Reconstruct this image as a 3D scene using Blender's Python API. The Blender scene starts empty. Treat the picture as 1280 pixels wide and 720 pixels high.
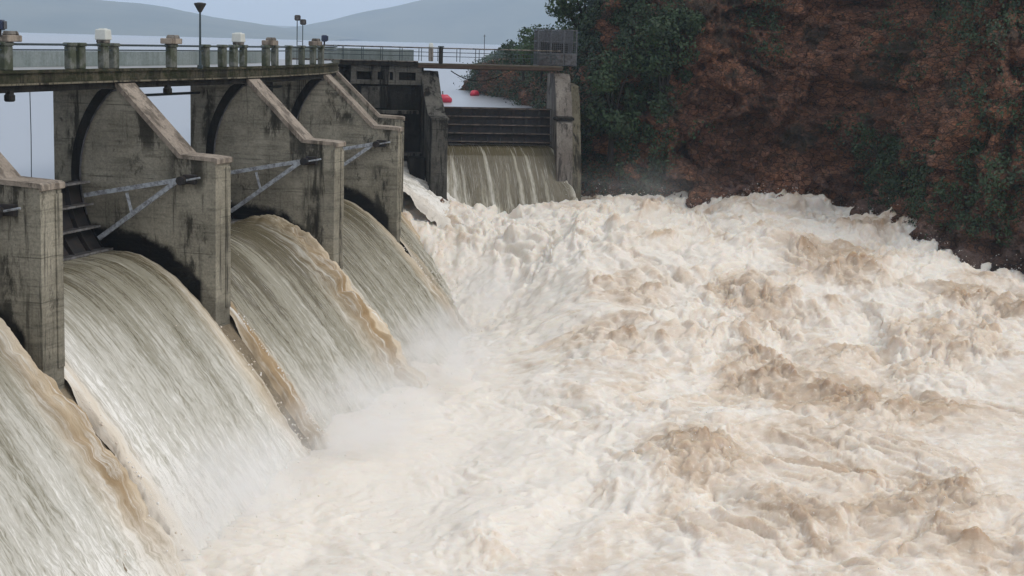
import bpy, math, random
import numpy as np
from mathutils import Vector, Matrix, Euler
random.seed(5); rng = np.random.default_rng(5)
R = math.radians
col = bpy.context.scene.collection
BASE = -21.0          # everything stands on this level; the eye is at z = 0

# ------------------------------------------------------------------ noise
def _h(ix, iy, iz, seed):
    n = (ix*374761393 + iy*668265263 + iz*2147483647 + seed*974634777) & 0xFFFFFFFF
    n = ((n ^ (n >> 13))*1274126177) & 0xFFFFFFFF
    n = ((n ^ (n >> 15))*2246822519) & 0xFFFFFFFF
    return ((n ^ (n >> 16)) & 0xFFFFFF)/float(0xFFFFFF)
def vn(x, y, z=0.0, seed=0):
    x, y, z = np.broadcast_arrays(np.asarray(x, float), np.asarray(y, float), np.asarray(z, float))
    xi = np.floor(x).astype(np.int64); yi = np.floor(y).astype(np.int64); zi = np.floor(z).astype(np.int64)
    f = [x-xi, y-yi, z-zi]; f = [a*a*a*(a*(a*6-15)+10) for a in f]
    out = 0
    for i in (0, 1):
        for j in (0, 1):
            for k in (0, 1):
                w = (f[0] if i else 1-f[0])*(f[1] if j else 1-f[1])*(f[2] if k else 1-f[2])
                out = out + w*_h(xi+i, yi+j, zi+k, seed)
    return out*2-1
def fbm(x, y, z=0.0, seed=0, o=4, g=.5):
    s = 0; a = 1; t = 0
    for i in range(o):
        s = s+a*vn(x*2**i, y*2**i, z*2**i, seed+i*17); t += a; a *= g
    return s/t
def billow(x, y, z=0.0, seed=0, o=4, g=.5):
    s = 0; a = 1; t = 0
    for i in range(o):
        s = s+a*(np.abs(vn(x*2**i, y*2**i, z*2**i, seed+i*17))*2-.7); t += a; a *= g
    return s/t
def sstep(a, b, x):
    t = np.clip((np.asarray(x, float)-a)/(b-a), 0, 1); return t*t*(3-2*t)

# ------------------------------------------------------------------ object helpers
def raw_mesh(name, verts, faces, smooth=False, attrs=None):
    me = bpy.data.meshes.new(name)
    v = np.asarray(verts, dtype=np.float32).reshape(-1, 3)
    if isinstance(faces, np.ndarray):
        n = faces.shape[1]; fl = faces.astype(np.int32).ravel()
        me.vertices.add(len(v)); me.vertices.foreach_set('co', v.ravel())
        me.loops.add(len(fl)); me.loops.foreach_set('vertex_index', fl)
        me.polygons.add(len(faces)); me.polygons.foreach_set('loop_start', np.arange(0, len(fl), n, dtype=np.int32))
        me.update(calc_edges=True)
    else:
        me.from_pydata([tuple(map(float, p)) for p in v], [], faces)
    me.validate()
    if smooth: me.polygons.foreach_set('use_smooth', [True]*len(me.polygons))
    if attrs:
        for k, a in attrs.items():
            at = me.attributes.new(k, 'FLOAT', 'POINT'); at.data.foreach_set('value', np.asarray(a, np.float32).ravel())
    me.update()
    return me
def link(name, me, mat, parent=None, loc=(0, 0, 0), rotz=0):
    o = bpy.data.objects.new(name, me); col.objects.link(o)
    if mat is not None: me.materials.clear(); me.materials.append(mat)
    o.location = loc; o.rotation_euler = (0, 0, rotz)
    if parent is not None: o.parent = parent
    return o
def tag(o, label=None, cat=None, group=None, kind=None):
    if label: o['label'] = label
    if cat: o['category'] = cat
    if group: o['group'] = group
    if kind: o['kind'] = kind
    return o
def thing(name, label, cat, loc=(0, 0, 0), rotz=0, group=None):
    o = bpy.data.objects.new(name, None); col.objects.link(o)
    o.location = loc; o.rotation_euler = (0, 0, rotz); o.empty_display_size = .5
    return tag(o, label, cat, group)
class MB:
    def __init__(s): s.v = []; s.f = []
    def add(s, vs, fs):
        n = len(s.v); s.v += [tuple(map(float, p)) for p in vs]; s.f += [tuple(i+n for i in f) for f in fs]
    def box(s, c, d, rotz=0.0, taper=1.0, bev=0.0):
        """chamfered box: centre c, full dims d"""
        hx, hy, hz = d[0]/2, d[1]/2, d[2]/2; b = min(bev, hx*.9, hy*.9, hz*.9)
        cr, sr = math.cos(rotz), math.sin(rotz)
        if b <= 0:
            P = [(x*hx*(taper if z > 0 else 1), y*hy*(taper if z > 0 else 1), z*hz) for z in (-1, 1) for x, y in ((-1, -1), (1, -1), (1, 1), (-1, 1))]
            F = [(3, 2, 1, 0), (4, 5, 6, 7), (0, 1, 5, 4), (1, 2, 6, 5), (2, 3, 7, 6), (3, 0, 4, 7)]
        else:
            P = []
            for z, ins in ((-hz, b), (-hz+b, 0), (hz-b, 0), (hz, b)):
                tp = taper if z > 0 else 1
                ax, ay = (hx-ins)*tp, (hy-ins)*tp; c2 = b if ins == 0 else b*.4
                P += [(-ax+c2, -ay, z), (ax-c2, -ay, z), (ax, -ay+c2, z), (ax, ay-c2, z), (ax-c2, ay, z), (-ax+c2, ay, z), (-ax, ay-c2, z), (-ax, -ay+c2, z)]
            F = [tuple(range(7, -1, -1)), tuple(range(24, 32))]
            for k in range(3):
                for i in range(8): F.append((k*8+i, k*8+(i+1) % 8, k*8+8+(i+1) % 8, k*8+8+i))
        s.add([(c[0]+x*cr-y*sr, c[1]+x*sr+y*cr, c[2]+z) for x, y, z in P], F)
    def tube(s, pts, r, n=8, caps=True):
        pts = [Vector(p) for p in pts]; rings = []
        rs = r if isinstance(r, (list, tuple)) else [r]*len(pts)
        for i, p in enumerate(pts):
            t = (pts[min(i+1, len(pts)-1)]-pts[max(i-1, 0)]).normalized()
            up = Vector((0, 0, 1)) if abs(t.z) < .9 else Vector((1, 0, 0))
            a = t.cross(up).normalized(); b = t.cross(a).normalized()
            rings.append([p+(a*math.cos(2*math.pi*k/n)+b*math.sin(2*math.pi*k/n))*rs[i] for k in range(n)])
        V = [q for rg in rings for q in rg]; F = []
        for i in range(len(pts)-1):
            for k in range(n): F.append((i*n+k, i*n+(k+1) % n, (i+1)*n+(k+1) % n, (i+1)*n+k))
        if caps: F.append(tuple(range(n-1, -1, -1))); F.append(tuple((len(pts)-1)*n+k for k in range(n)))
        s.add(V, F)
    def beam(s, p, q, w, h):
        """rectangular bar from p to q, w across, h in the upright direction"""
        p, q = Vector(p), Vector(q); t = (q-p).normalized()
        up = Vector((0, 0, 1)) if abs(t.z) < .95 else Vector((1, 0, 0))
        a = t.cross(up).normalized(); b = a.cross(t).normalized()
        V = []
        for c in (p, q):
            for x, y in ((-1, -1), (1, -1), (1, 1), (-1, 1)): V.append(c+a*(x*w/2)+b*(y*h/2))
        s.add(V, [(3, 2, 1, 0), (4, 5, 6, 7), (0, 1, 5, 4), (1, 2, 6, 5), (2, 3, 7, 6), (3, 0, 4, 7)])
    def prism(s, prof, y0, y1):
        """profile in (x, z), extruded along y"""
        n = len(prof)
        V = [(x, y0, z) for x, z in prof]+[(x, y1, z) for x, z in prof]
        F = [tuple(range(n)), tuple(range(2*n-1, n-1, -1))]+[((i+1) % n, i, n+i, n+(i+1) % n) for i in range(n)]
        s.add(V, F)
    def build(s, name, mat, parent=None, smooth=False, loc=(0, 0, 0), rotz=0):
        me = raw_mesh(name, s.v, s.f, smooth)
        return link(name, me, mat, parent, loc, rotz)

# ------------------------------------------------------------------ materials
def new_mat(name):
    m = bpy.data.materials.new(name); m.use_nodes = True; nt = m.node_tree; nt.nodes.clear()
    o = nt.nodes.new('ShaderNodeOutputMaterial'); b = nt.nodes.new('ShaderNodeBsdfPrincipled')
    nt.links.new(b.outputs[0], o.inputs[0]); return m, nt, b
class NG:
    def __init__(s, nt): s.nt = nt
    def n(s, t, **k):
        x = s.nt.nodes.new(t)
        for a, v in k.items(): setattr(x, a, v)
        return x
    def l(s, a, b): s.nt.links.new(a, b)
    def coord(s): return s.n('ShaderNodeTexCoord').outputs['Object']
    def geo(s): return s.n('ShaderNodeNewGeometry').outputs['Position']
    def mapp(s, src, scale=(1, 1, 1), rot=(0, 0, 0), loc=(0, 0, 0)):
        m = s.n('ShaderNodeMapping'); m.inputs['Scale'].default_value = scale; m.inputs['Rotation'].default_value = rot
        m.inputs['Location'].default_value = loc; s.l(src, m.inputs[0]); return m.outputs[0]
    def noise(s, src, scale, detail=5, rough=.55, dist=0):
        m = s.n('ShaderNodeTexNoise'); m.inputs['Scale'].default_value = scale; m.inputs['Detail'].default_value = detail
        m.inputs['Roughness'].default_value = rough; m.inputs['Distortion'].default_value = dist; s.l(src, m.inputs['Vector']); return m.outputs['Fac']
    def vor(s, src, scale, feat='F1', out='Distance'):
        m = s.n('ShaderNodeTexVoronoi'); m.feature = feat; m.inputs['Scale'].default_value = scale; s.l(src, m.inputs['Vector']); return m.outputs[out]
    def rng(s, v, a, b, c=0, d=1):
        m = s.n('ShaderNodeMapRange'); m.inputs[1].default_value = a; m.inputs[2].default_value = b; m.inputs[3].default_value = c; m.inputs[4].default_value = d
        m.interpolation_type = 'SMOOTHSTEP'; s.l(v, m.inputs[0]); return m.outputs[0]
    def mix(s, f, a, b, mode='MIX'):
        m = s.n('ShaderNodeMix'); m.data_type = 'RGBA'; m.blend_type = mode
        if isinstance(f, (int, float)): m.inputs[0].default_value = f
        else: s.l(f, m.inputs[0])
        for i, x in ((6, a), (7, b)):
            if isinstance(x, (tuple, list)): m.inputs[i].default_value = (*x, 1)
            else: s.l(x, m.inputs[i])
        return m.outputs[2]
    def math(s, op, a, b=0.0, clamp=False):
        m = s.n('ShaderNodeMath'); m.operation = op; m.use_clamp = clamp
        for i, x in ((0, a), (1, b)):
            if isinstance(x, (int, float)): m.inputs[i].default_value = x
            else: s.l(x, m.inputs[i])
        return m.outputs[0]
    def sep(s, v):
        m = s.n('ShaderNodeSeparateXYZ'); s.l(v, m.inputs[0]); return m.outputs
    def attr(s, name):
        m = s.n('ShaderNodeAttribute'); m.attribute_name = name; return m.outputs['Fac']
    def bump(s, h, strength, dist, prev=None):
        m = s.n('ShaderNodeBump'); m.inputs['Strength'].default_value = strength; m.inputs['Distance'].default_value = dist
        s.l(h, m.inputs['Height'])
        if prev is not None: s.l(prev, m.inputs['Normal'])
        return m.outputs[0]

def concrete(name, base, dark, light, wet=False, moss=None, mossz=None, streak=.6, board=True, lo=0.0):
    m, nt, b = new_mat(name); g = NG(nt); P = g.geo()
    big = g.noise(P, .35, 4, .6); c = g.mix(g.rng(big, .35, .65), base, light)
    st = g.noise(g.mapp(P, (1.6, 1.6, .12)), 1.0, 6, .65, .4)
    c = g.mix(g.math('MULTIPLY', g.rng(st, .50+lo, .60+lo), streak), c, dark)
    st2 = g.noise(g.mapp(P, (4, 4, .35), loc=(7, 3, 1)), 1.0, 5, .7)
    c = g.mix(g.math('MULTIPLY', g.rng(st2, .54+lo, .64+lo), streak*.7), c, dark)
    bl = g.noise(g.mapp(P, (.9, .9, .45), loc=(2, 17, 4)), 1.0, 7, .72, .5); c = g.mix(g.math('MULTIPLY', g.rng(bl, .56+lo*.3, .62+lo*.3), streak*.75), c, dark)
    fine = g.noise(P, 9, 6, .7); c = g.mix(g.rng(fine, .3, .75, 0, .45), c, dark)
    pa = g.noise(g.mapp(P, loc=(31, 0, 5)), .8, 3, .5); c = g.mix(g.rng(pa, .55, .7, 0, .5), c, light)
    if board:   # formwork lifts
        z = g.sep(P)[2]; f = g.math('FRACT', g.math('MULTIPLY', z, .62)); line = g.math('LESS_THAN', f, .03)
        c = g.mix(g.math('MULTIPLY', line, g.rng(g.noise(P, .7, 3), .45, .6, 0, .5)), c, dark)
    if moss:
        mz = g.noise(P, 1.7, 5, .65); c = g.mix(g.rng(mz, .42, .6, 0, .85), c, moss)
    if wet:     # black slime where the spray keeps the pier wet: above the water profile (object space: x downstream, z height)
        s = g.sep(g.coord()); n = g.noise(P, 1.3, 5, .6)
        # water height along the pier, z = w0 - k (x-0.3)^2 for x > .3
        t = g.math('MAXIMUM', g.math('SUBTRACT', s[0], .3), 0); w = g.math('SUBTRACT', -9.75-BASE, g.math('MULTIPLY', g.math('MULTIPLY', t, t), .14))
        above = g.math('SUBTRACT', s[2], w)
        lim = g.math('ADD', g.math('MULTIPLY', n, 1.2), .35)
        k = g.rng(g.math('SUBTRACT', above, lim), -.18, .30, 1, 0)
        xx = g.rng(s[0], 4.15, 4.35, 1, .35)
        c = g.mix(g.math('MULTIPLY', k, xx), c, (.003, .003, .003))
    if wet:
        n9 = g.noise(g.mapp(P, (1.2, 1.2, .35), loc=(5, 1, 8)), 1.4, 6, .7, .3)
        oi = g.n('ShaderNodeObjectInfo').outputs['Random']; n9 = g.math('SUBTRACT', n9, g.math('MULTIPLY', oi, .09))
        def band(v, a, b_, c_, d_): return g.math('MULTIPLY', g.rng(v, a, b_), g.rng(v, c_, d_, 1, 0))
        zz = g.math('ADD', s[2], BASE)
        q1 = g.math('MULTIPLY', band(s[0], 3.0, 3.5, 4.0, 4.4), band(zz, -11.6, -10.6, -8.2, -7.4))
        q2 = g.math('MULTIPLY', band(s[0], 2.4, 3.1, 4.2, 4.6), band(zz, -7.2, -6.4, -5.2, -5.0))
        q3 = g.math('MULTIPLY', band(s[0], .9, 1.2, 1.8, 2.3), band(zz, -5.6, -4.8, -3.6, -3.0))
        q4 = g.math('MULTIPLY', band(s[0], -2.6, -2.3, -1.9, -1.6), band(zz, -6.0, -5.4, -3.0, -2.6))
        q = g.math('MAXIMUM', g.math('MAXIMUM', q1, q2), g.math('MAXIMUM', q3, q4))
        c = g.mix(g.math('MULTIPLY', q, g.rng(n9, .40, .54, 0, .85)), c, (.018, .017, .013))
        bd = g.noise(g.mapp(P, (.5, .5, 6), loc=(0, 4, 0)), 1.0, 4, .6); c = g.mix(g.rng(bd, .48, .7, 0, .38), c, dark)
    b.inputs['Specular IOR Level'].default_value = .15
    g.l(c, b.inputs['Base Color']); b.inputs['Roughness'].default_value = .85
    h = g.noise(P, 6, 8, .65)
    g.l(g.bump(h, .5, .08), b.inputs['Normal']); return m

M = {}
M['pier'] = concrete('pier_concrete', (.24, .222, .172), (.03, .027, .02), (.36, .335, .265), wet=True, streak=.85, lo=.06)
M['cap'] = concrete('cap_concrete', (.285, .24, .195), (.08, .067, .053), (.39, .335, .275), streak=.7, board=False)
M['deck'] = concrete('mossy_concrete', (.05, .046, .03), (.012, .012, .009), (.10, .09, .06), moss=(.018, .023, .009), streak=.8, board=False)
M['lip'] = concrete('deck_lip', (.16, .145, .10), (.02, .018, .014), (.22, .2, .15), streak=.9, board=False)
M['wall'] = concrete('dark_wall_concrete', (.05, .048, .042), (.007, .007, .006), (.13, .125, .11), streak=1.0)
M['black'] = concrete('near_black_concrete', (.014, .014, .012), (.005, .005, .005), (.03, .029, .025), streak=.8)  # near black; on gate grooves and wall recesses it paints the shade in
M['pale'] = concrete('pale_concrete', (.17, .15, .13), (.035, .03, .026), (.27, .25, .22), streak=.9, board=False)
M['parapet'] = concrete('parapet_concrete', (.11, .12, .10), (.03, .032, .025), (.19, .2, .18), moss=(.05, .06, .035), streak=.4, board=False)
M['upwall'] = concrete('upstream_parapet', (.20, .24, .235), (.10, .12, .11), (.27, .31, .31), streak=.3, board=False)

def simple(name, c, rough=.6, metal=0, c2=None, scale=6):
    m, nt, b = new_mat(name); g = NG(nt); P = g.geo(); n = g.noise(P, scale, 5, .65)
    c2 = c2 or tuple(x*.45 for x in c)
    g.l(g.mix(g.rng(n, .35, .7), c, c2), b.inputs['Base Color']); b.inputs['Roughness'].default_value = rough; b.inputs['Metallic'].default_value = metal
    g.l(g.bump(n, .3, .02), b.inputs['Normal']); return m
M['steel'] = simple('galvanised_arm', (.42, .46, .50), .5, .2, (.15, .15, .16), 5)
M['flange'] = simple('pale_flange', (.20, .20, .20), .6, .1, (.07, .06, .055), 4)
M['darksteel'] = simple('tarred_gate_steel', (.012, .013, .015), .55, .1, (.03, .022, .018), 3)
M['girder'] = simple('worn_girder', (.10, .10, .105), .55, .2, (.03, .026, .024), 4)
M['rail'] = simple('rail_paint', (.05, .075, .085), .5, .2, (.02, .03, .03), 8)
M['road'] = simple('wet_road', (.30, .31, .32), .35, 0, (.2, .2, .2), 2)
M['white'] = simple('white_lamp_glass', (.55, .57, .53), .3, 0, (.6, .62, .58), 8)
M['blue'] = simple('blue_paint', (.015, .03, .08), .5, 0, (.01, .015, .03), 8)
M['red'] = simple('red_buoy', (.60, .03, .07), .4, 0, (.4, .02, .05), 8)
M['rustdark'] = simple('dark_rust', (.11, .085, .07), .8, 0, (.012, .01, .01), 2)
M['rust'] = simple('rusty_edge', (.07, .045, .03), .8, 0, (.05, .025, .015), 6)
M['timber'] = simple('yellow_deck_edge', (.075, .062, .042), .8, 0, (.05, .035, .02), 2)
M['bark'] = simple('bark', (.025, .02, .015), .9, 0, (.012, .01, .008), 12)
M['mesh'] = simple('cage_panel', (.11, .12, .135), .7, .2, (.06, .06, .065), 7)

def leaf_mat(name, a, b_):
    m, nt, b = new_mat(name); g = NG(nt); P = g.geo(); n = g.noise(P, .5, 4, .6); n2 = g.noise(P, 5, 2, .5)
    c = g.mix(g.rng(n, .35, .65), a, b_); c = g.mix(g.rng(n2, .4, .7, 0, .5), c, tuple(x*1.7 for x in b_))
    g.l(c, b.inputs['Base Color']); b.inputs['Roughness'].default_value = .7; return m
M['leaf'] = leaf_mat('dark_leaf', (.008, .022, .008), (.020, .046, .013))
M['leaf2'] = leaf_mat('green_leaf', (.02, .05, .016), (.045, .085, .025))
M['leaf3'] = leaf_mat('bluish_leaf', (.02, .042, .040), (.035, .06, .055))

# rock
def rock_mat():
    m, nt, b = new_mat('cliff_rock'); g = NG(nt); P = g.geo()
    Q = g.mapp(P, (1, 1, 1.9), (0, R(14), 0))
    W = g.n('ShaderNodeVectorMath'); W.operation = 'ADD'; g.l(Q, W.inputs[0])
    nv = g.n('ShaderNodeTexNoise'); nv.inputs['Scale'].default_value = .8; nv.inputs['Detail'].default_value = 4; g.l(P, nv.inputs['Vector'])
    g.l(nv.outputs['Color'], W.inputs[1]); Q = W.outputs[0]
    n1 = g.noise(P, .14, 5, .6); n2 = g.noise(P, .9, 6, .65)
    c = g.mix(g.rng(n1, .38, .62), (.25, .104, .054), (.50, .22, .115))
    c = g.mix(g.rng(n2, .5, .72), c, (.37, .19, .12))
    vc = g.vor(Q, 1.3, 'F1', 'Color'); vs = g.sep(vc)
    c = g.mix(g.rng(vs[0], 0, 1, 0, .5), c, (.075, .042, .028)); c = g.mix(g.rng(vs[1], .85, 1, 0, .6), c, (.44, .25, .175))
    e = g.vor(Q, 1.3, 'DISTANCE_TO_EDGE'); c = g.mix(g.rng(e, .0, .09, .8, 0), c, (.012, .009, .008))
    e2 = g.vor(Q, 3.7, 'DISTANCE_TO_EDGE'); c = g.mix(g.rng(e2, .0, .08, .6, 0), c, (.014, .010, .008))
    n3 = g.noise(g.mapp(P, loc=(9, 2, 4)), .22, 5, .65)
    c = g.mix(g.rng(n3, .55, .64, 0, .75), c, (.03, .032, .02))
    # grey-pink fresh rock near the water
    z = g.sep(P)[2]; low = g.rng(z, -8.5, -12, 0, 1); n4 = g.noise(P, .5, 4, .6)
    c = g.mix(g.math('MULTIPLY', low, g.rng(n4, .5, .62, 0, .6)), c, (.55, .38, .33))
    wet = g.rng(z, -10.8, -12.6, 0, .6); c = g.mix(wet, c, (.02, .017, .015))
    g.l(c, b.inputs['Base Color']); b.inputs['Roughness'].default_value = .8
    hh = g.math('ADD', g.math('MULTIPLY', g.noise(P, 3, 8, .7), 1), g.math('MULTIPLY', g.rng(e2, 0, .15), .6))
    g.l(g.bump(hh, 1.0, .4), b.inputs['Normal']); return m
M['rock'] = rock_mat()

# river foam
def foam_mat():
    m, nt, b = new_mat('river_foam'); g = NG(nt); P = g.geo()
    W = g.n('ShaderNodeVectorMath'); W.operation = 'MULTIPLY_ADD'
    nv = g.n('ShaderNodeTexNoise'); nv.inputs['Scale'].default_value = .5; nv.inputs['Detail'].default_value = 4; g.l(P, nv.inputs['Vector'])
    g.l(nv.outputs['Color'], W.inputs[0]); W.inputs[1].default_value = (1.6, 1.6, 1.6); g.l(P, W.inputs[2]); Q = W.outputs[0]
    mud = g.attr('mud')
    n = g.noise(Q, .9, 8, .68); n2 = g.noise(Q, 3.2, 7, .7); n3 = g.noise(Q, 9, 5, .7)
    k = g.math('ADD', g.math('MULTIPLY', mud, .9), g.math('ADD', g.math('MULTIPLY', n, .75), g.math('MULTIPLY', n2, .45)))
    c = g.mix(g.rng(k, .64, 1.0), (.78, .725, .645), (.68, .59, .49))
    c = g.mix(g.rng(k, 1.0, 1.36), c, (.53, .425, .32))
    c = g.mix(g.rng(k, 1.4, 1.9), c, (.40, .29, .195))
    c = g.mix(g.rng(n3, .56, .75, 0, .30), c, (.50, .38, .26))
    sp = g.noise(g.mapp(Q, loc=(40, 3, 2)), 1.7, 4, .6); c = g.mix(g.rng(sp, .62, .78, 0, .5), c, (.42, .31, .215))
    s5 = g.noise(g.mapp(Q, loc=(4, 33, 2)), 4.5, 4, .7); c = g.mix(g.rng(s5, .58, .78, 0, .45), c, (.46, .355, .26))
    c = g.mix(g.rng(n2, .32, .45, .5, 0), c, (.83, .79, .73))
    g.l(c, b.inputs['Base Color'])
    g.l(g.rng(k, .8, 1.5, .9, .35), b.inputs['Roughness'])
    b.inputs['Subsurface Weight'].default_value = .75; b.inputs['Subsurface Radius'].default_value = (1, .72, .5); b.inputs['Subsurface Scale'].default_value = .5
    h = g.math('ADD', g.math('MULTIPLY', n2, 1.0), g.math('MULTIPLY', n3, .35))
    g.l(g.bump(h, .28, .13), b.inputs['Normal']); return m
M['foam'] = foam_mat()
def blob_mat():
    m, nt, b = new_mat('spray_foam'); g = NG(nt); P = g.geo(); n = g.noise(P, 1.2, 4, .6)
    g.l(g.mix(g.rng(n, .4, .65), (.88, .86, .84), (.72, .62, .52)), b.inputs['Base Color']); b.inputs['Roughness'].default_value = .7; return m
M['spray'] = blob_mat()

def sheet_mat():
    """falling water; attributes: su (m across), sv (m along), foam, brown"""
    m, nt, b = new_mat('falling_water'); g = NG(nt)
    cx = g.n('ShaderNodeCombineXYZ'); su, sv = g.attr('su'), g.attr('sv'); g.l(su, cx.inputs[0]); g.l(sv, cx.inputs[1]); g.l(g.attr('sd'), cx.inputs[2]); U = cx.outputs[0]
    s1 = g.noise(g.mapp(U, (1.3, .07, 1)), 1, 6, .6, .2); s2 = g.noise(g.mapp(U, (5, .22, 1), loc=(3, 9, 0)), 1, 7, .7, .3)
    s3 = g.noise(g.mapp(U, (11, 1.6, 1), loc=(13, 2, 0)), 1, 5, .7, .5); s4 = g.noise(g.mapp(U, (16, .35, 1), loc=(1, 22, 0)), 1, 4, .7)
    foam = g.attr('foam'); br = g.attr('brown')
    k = g.math('ADD', foam, g.math('ADD', g.math('MULTIPLY', g.math('SUBTRACT', s1, .5), 1.2), g.math('ADD', g.math('MULTIPLY', g.math('SUBTRACT', s2, .5), 1.3), g.math('MULTIPLY', g.math('MULTIPLY', g.math('SUBTRACT', s3, .5), 1.5), g.math('ADD', .35, foam)))))
    c = g.mix(g.rng(k, .0, .36), (.105, .088, .048), (.27, .25, .185))
    c = g.mix(g.rng(k, .34, .85), c, (.55, .53, .465))
    c = g.mix(g.rng(k, .82, 1.35), c, (.86, .84, .79))
    c = g.mix(g.rng(s4, .54, .70, 0, .45), c, (.80, .78, .73))
    b2 = g.mix(g.rng(s1, .36, .62), (.34, .225, .105), (.64, .52, .36)); b2 = g.mix(g.rng(s2, .5, .68), b2, (.80, .77, .70))
    c = g.mix(g.math('MULTIPLY', br, .95), c, b2)
    g.l(c, b.inputs['Base Color']); g.l(g.rng(k, .1, .8, .22, .75), b.inputs['Roughness'])
    h = g.math('ADD', g.math('MULTIPLY', s2, .8), g.math('ADD', g.math('MULTIPLY', s3, .5), g.math('MULTIPLY', s4, .3)))
    g.l(g.bump(h, .6, .15), b.inputs['Normal']); return m
M['sheet'] = sheet_mat()

def lake_mat():
    m, nt, b = new_mat('lake_water'); g = NG(nt); P = g.geo(); n = g.noise(g.mapp(P, (1, .5, 1)), .5, 6, .6)
    b.inputs['Base Color'].default_value = (.28, .30, .33, 1); b.inputs['Roughness'].default_value = .28
    b.inputs['Specular IOR Level'].default_value = .8
    g.l(g.bump(n, .25, .1), b.inputs['Normal']); return m
M['lake'] = lake_mat()
def hill_mat():
    m, nt, b = new_mat('hill_forest'); g = NG(nt); P = g.geo(); n = g.noise(P, .004, 8, .65)
    g.l(g.mix(g.rng(n, .35, .65), (.03, .05, .03), (.09, .10, .06)), b.inputs['Base Color']); b.inputs['Roughness'].default_value = .95; return m
M['hill'] = hill_mat()

# ------------------------------------------------------------------ dam layout (metres; Y = away from the eye)
W = 1.4            # pier thickness
NOSE = 4.95
LIFT = -BASE
def rot(a):       # a = direction of the dam axis, degrees clockwise from +Y
    a = R(a); return Vector((math.sin(a), math.cos(a), 0)), Vector((math.cos(a), -math.sin(a), 0))   # axis, downstream
class Pier:
    def __init__(s, nx, ny, ang, nose=NOSE):
        s.a, s.d = rot(ang); s.ang = ang; nx -= .2
        s.O = Vector((nx, ny, 0))-s.a*W-s.d*nose; s.nose = nose
    def p(s, t, y, z): v = s.O+s.d*t+s.a*y; return Vector((v.x, v.y, z))
piers = [Pier(-19.9, 44.0, 15.5), Pier(-16.2, 57.7, 15.5), Pier(-12.6, 71.7, 16.0), Pier(-8.9, 84.6, 13.0), Pier(-6.95, 100.2, 5.0, 4.75), Pier(-7.85, 114.3, -4.0, 4.9)]
FA = 81.0          # axis bearing of the far bay
fl = Pier(0, 0, 76, 4.7); fr = Pier(0, 0, 82, 2.6); fw = Pier(0, 0, 68, 4.9)
fl.O = Vector((-7.3, 121.7, 0)); fr.O = Vector((2.75, 123.6, 0)); fw.O = Vector((2.85, 123.3, 0))

TR = (3.5, -6.4); RG = 5.3      # trunnion (t, z) and gate radius
def pier_profile(nose=NOSE):
    return [(-3.1, BASE), (-3.1, -2.5), (-.25, -2.5), (.12, -2.42), (3.2, -5.45), (nose, -5.55), (nose, -12.6), (nose-.0, BASE)]
def prof_water(t):
    return np.interp(t, [-2.6, -1.6, -.9, 0, .7, 1.4, 2.2, 3.0, 3.6, 4.5, 5.6, 6.7, 7.9, 9.2, 10.4, 12], [-9.75, -9.75, -9.74, -9.74, -9.78, -9.93, -10.28, -10.8, -11.3, -12.2, -13.45, -14.75, -16.35, -18.1, -19.7, -21.8])

def make_pier(P, label, extra=None, stub=False):
    ang = -R(P.ang)
    t = thing('dam_pier', label, 'dam pier', (P.O.x, P.O.y, BASE), ang, 'concrete piers between the spillway gates')
    b = MB(); pr = [(x, z-BASE) for x, z in pier_profile(P.nose)]
    # faceted extrusion with a chamfered nose
    N = P.nose
    b.prism([(x, z) for x, z in pr], 0, W)
    me = raw_mesh('pier_body', b.v, b.f)
    body = link('pier_body', me, M['pier'], t)
    # fine relief: nose rib
    r = MB(); r.box((N+.03, W-.24, (-9.0-BASE)), (.08, .42, 6.4), bev=.02); r.build('nose_rib', M['pier'], t)
    # cap: slope and flat, overhanging 6 cm
    c = MB(); th = .16; ov = .07
    sl = [(.02, -2.36), (.16, -2.36), (3.23, -5.39), (3.16, -5.45-.09), (.0, -2.46)]
    c.prism([(x, z-BASE+.02) for x, z in [(-.02, -2.44), (-.02, -2.28), (.20, -2.28), (3.27, -5.30), (3.27, -5.47), (3.14, -5.47), (.1, -2.46)]], -ov, W+ov)
    c.build('sloping_cap', M['cap'], t)
    c = MB(); c.prism([(x, z-BASE) for x, z in [(3.273, -5.46), (3.273, -5.28), (N-.02, -5.36), (N+.12, -5.42), (N+.12, -5.62), (N+.01, -5.66), (N+.01, -5.54)]], -ov, W+ov)
    c.build('nose_cap', M['cap'], t)
    # curved gate tracks on both faces: raised black strips, groove shade put into the colour
    for side, y in ((0, -.025), (1, W+.025)):
        k = MB()
        for r0, r1, q in ((RG-.05, RG+.42, 0.0), ):
            angs = [R(a) for a in np.linspace(128, 222, 26)]
            vs = []
            for a in angs:
                for rr in (r0, r1):
                    for yy in (y-.02, y+.02): vs.append((TR[0]+rr*math.cos(a), yy, min(TR[1]+rr*math.sin(a), -2.52)-BASE))
            fs = []
            for i in range(len(angs)-1):
                o = i*4; fs += [(o, o+2, o+6, o+4), (o+1, o+5, o+7, o+3), (o, o+4, o+5, o+1), (o+2, o+3, o+7, o+6)]
            k.add(vs, fs)
        k.build('gate_track', M['black'], t)
        k = MB()
        pts = [(TR[0]+(RG-.07)*math.cos(R(a)), y+(-.05 if side == 0 else .05), min(TR[1]+(RG-.07)*math.sin(R(a)), -2.56)-BASE) for a in np.linspace(130, 200, 20)]
        k.tube(pts, .04, 6); k.build('track_edge', M['girder'], t)
    return t
labels = ['concrete pier outside the left edge of the picture, nearest the viewer',
          'nearest visible concrete pier, its weathered nose cut by the left picture edge',
          'second concrete pier from the left, with a pinkish sloping cap and black stained foot',
          'third concrete pier, behind the second, with a broken pinkish cap and black foot',
          'fourth concrete pier, with two thin grey arms crossing its face near the deck corner',
          'farthest pier of the near row, half hidden, only its thin cap line showing']
for P, l in zip(piers, labels): make_pier(P, l)
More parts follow.
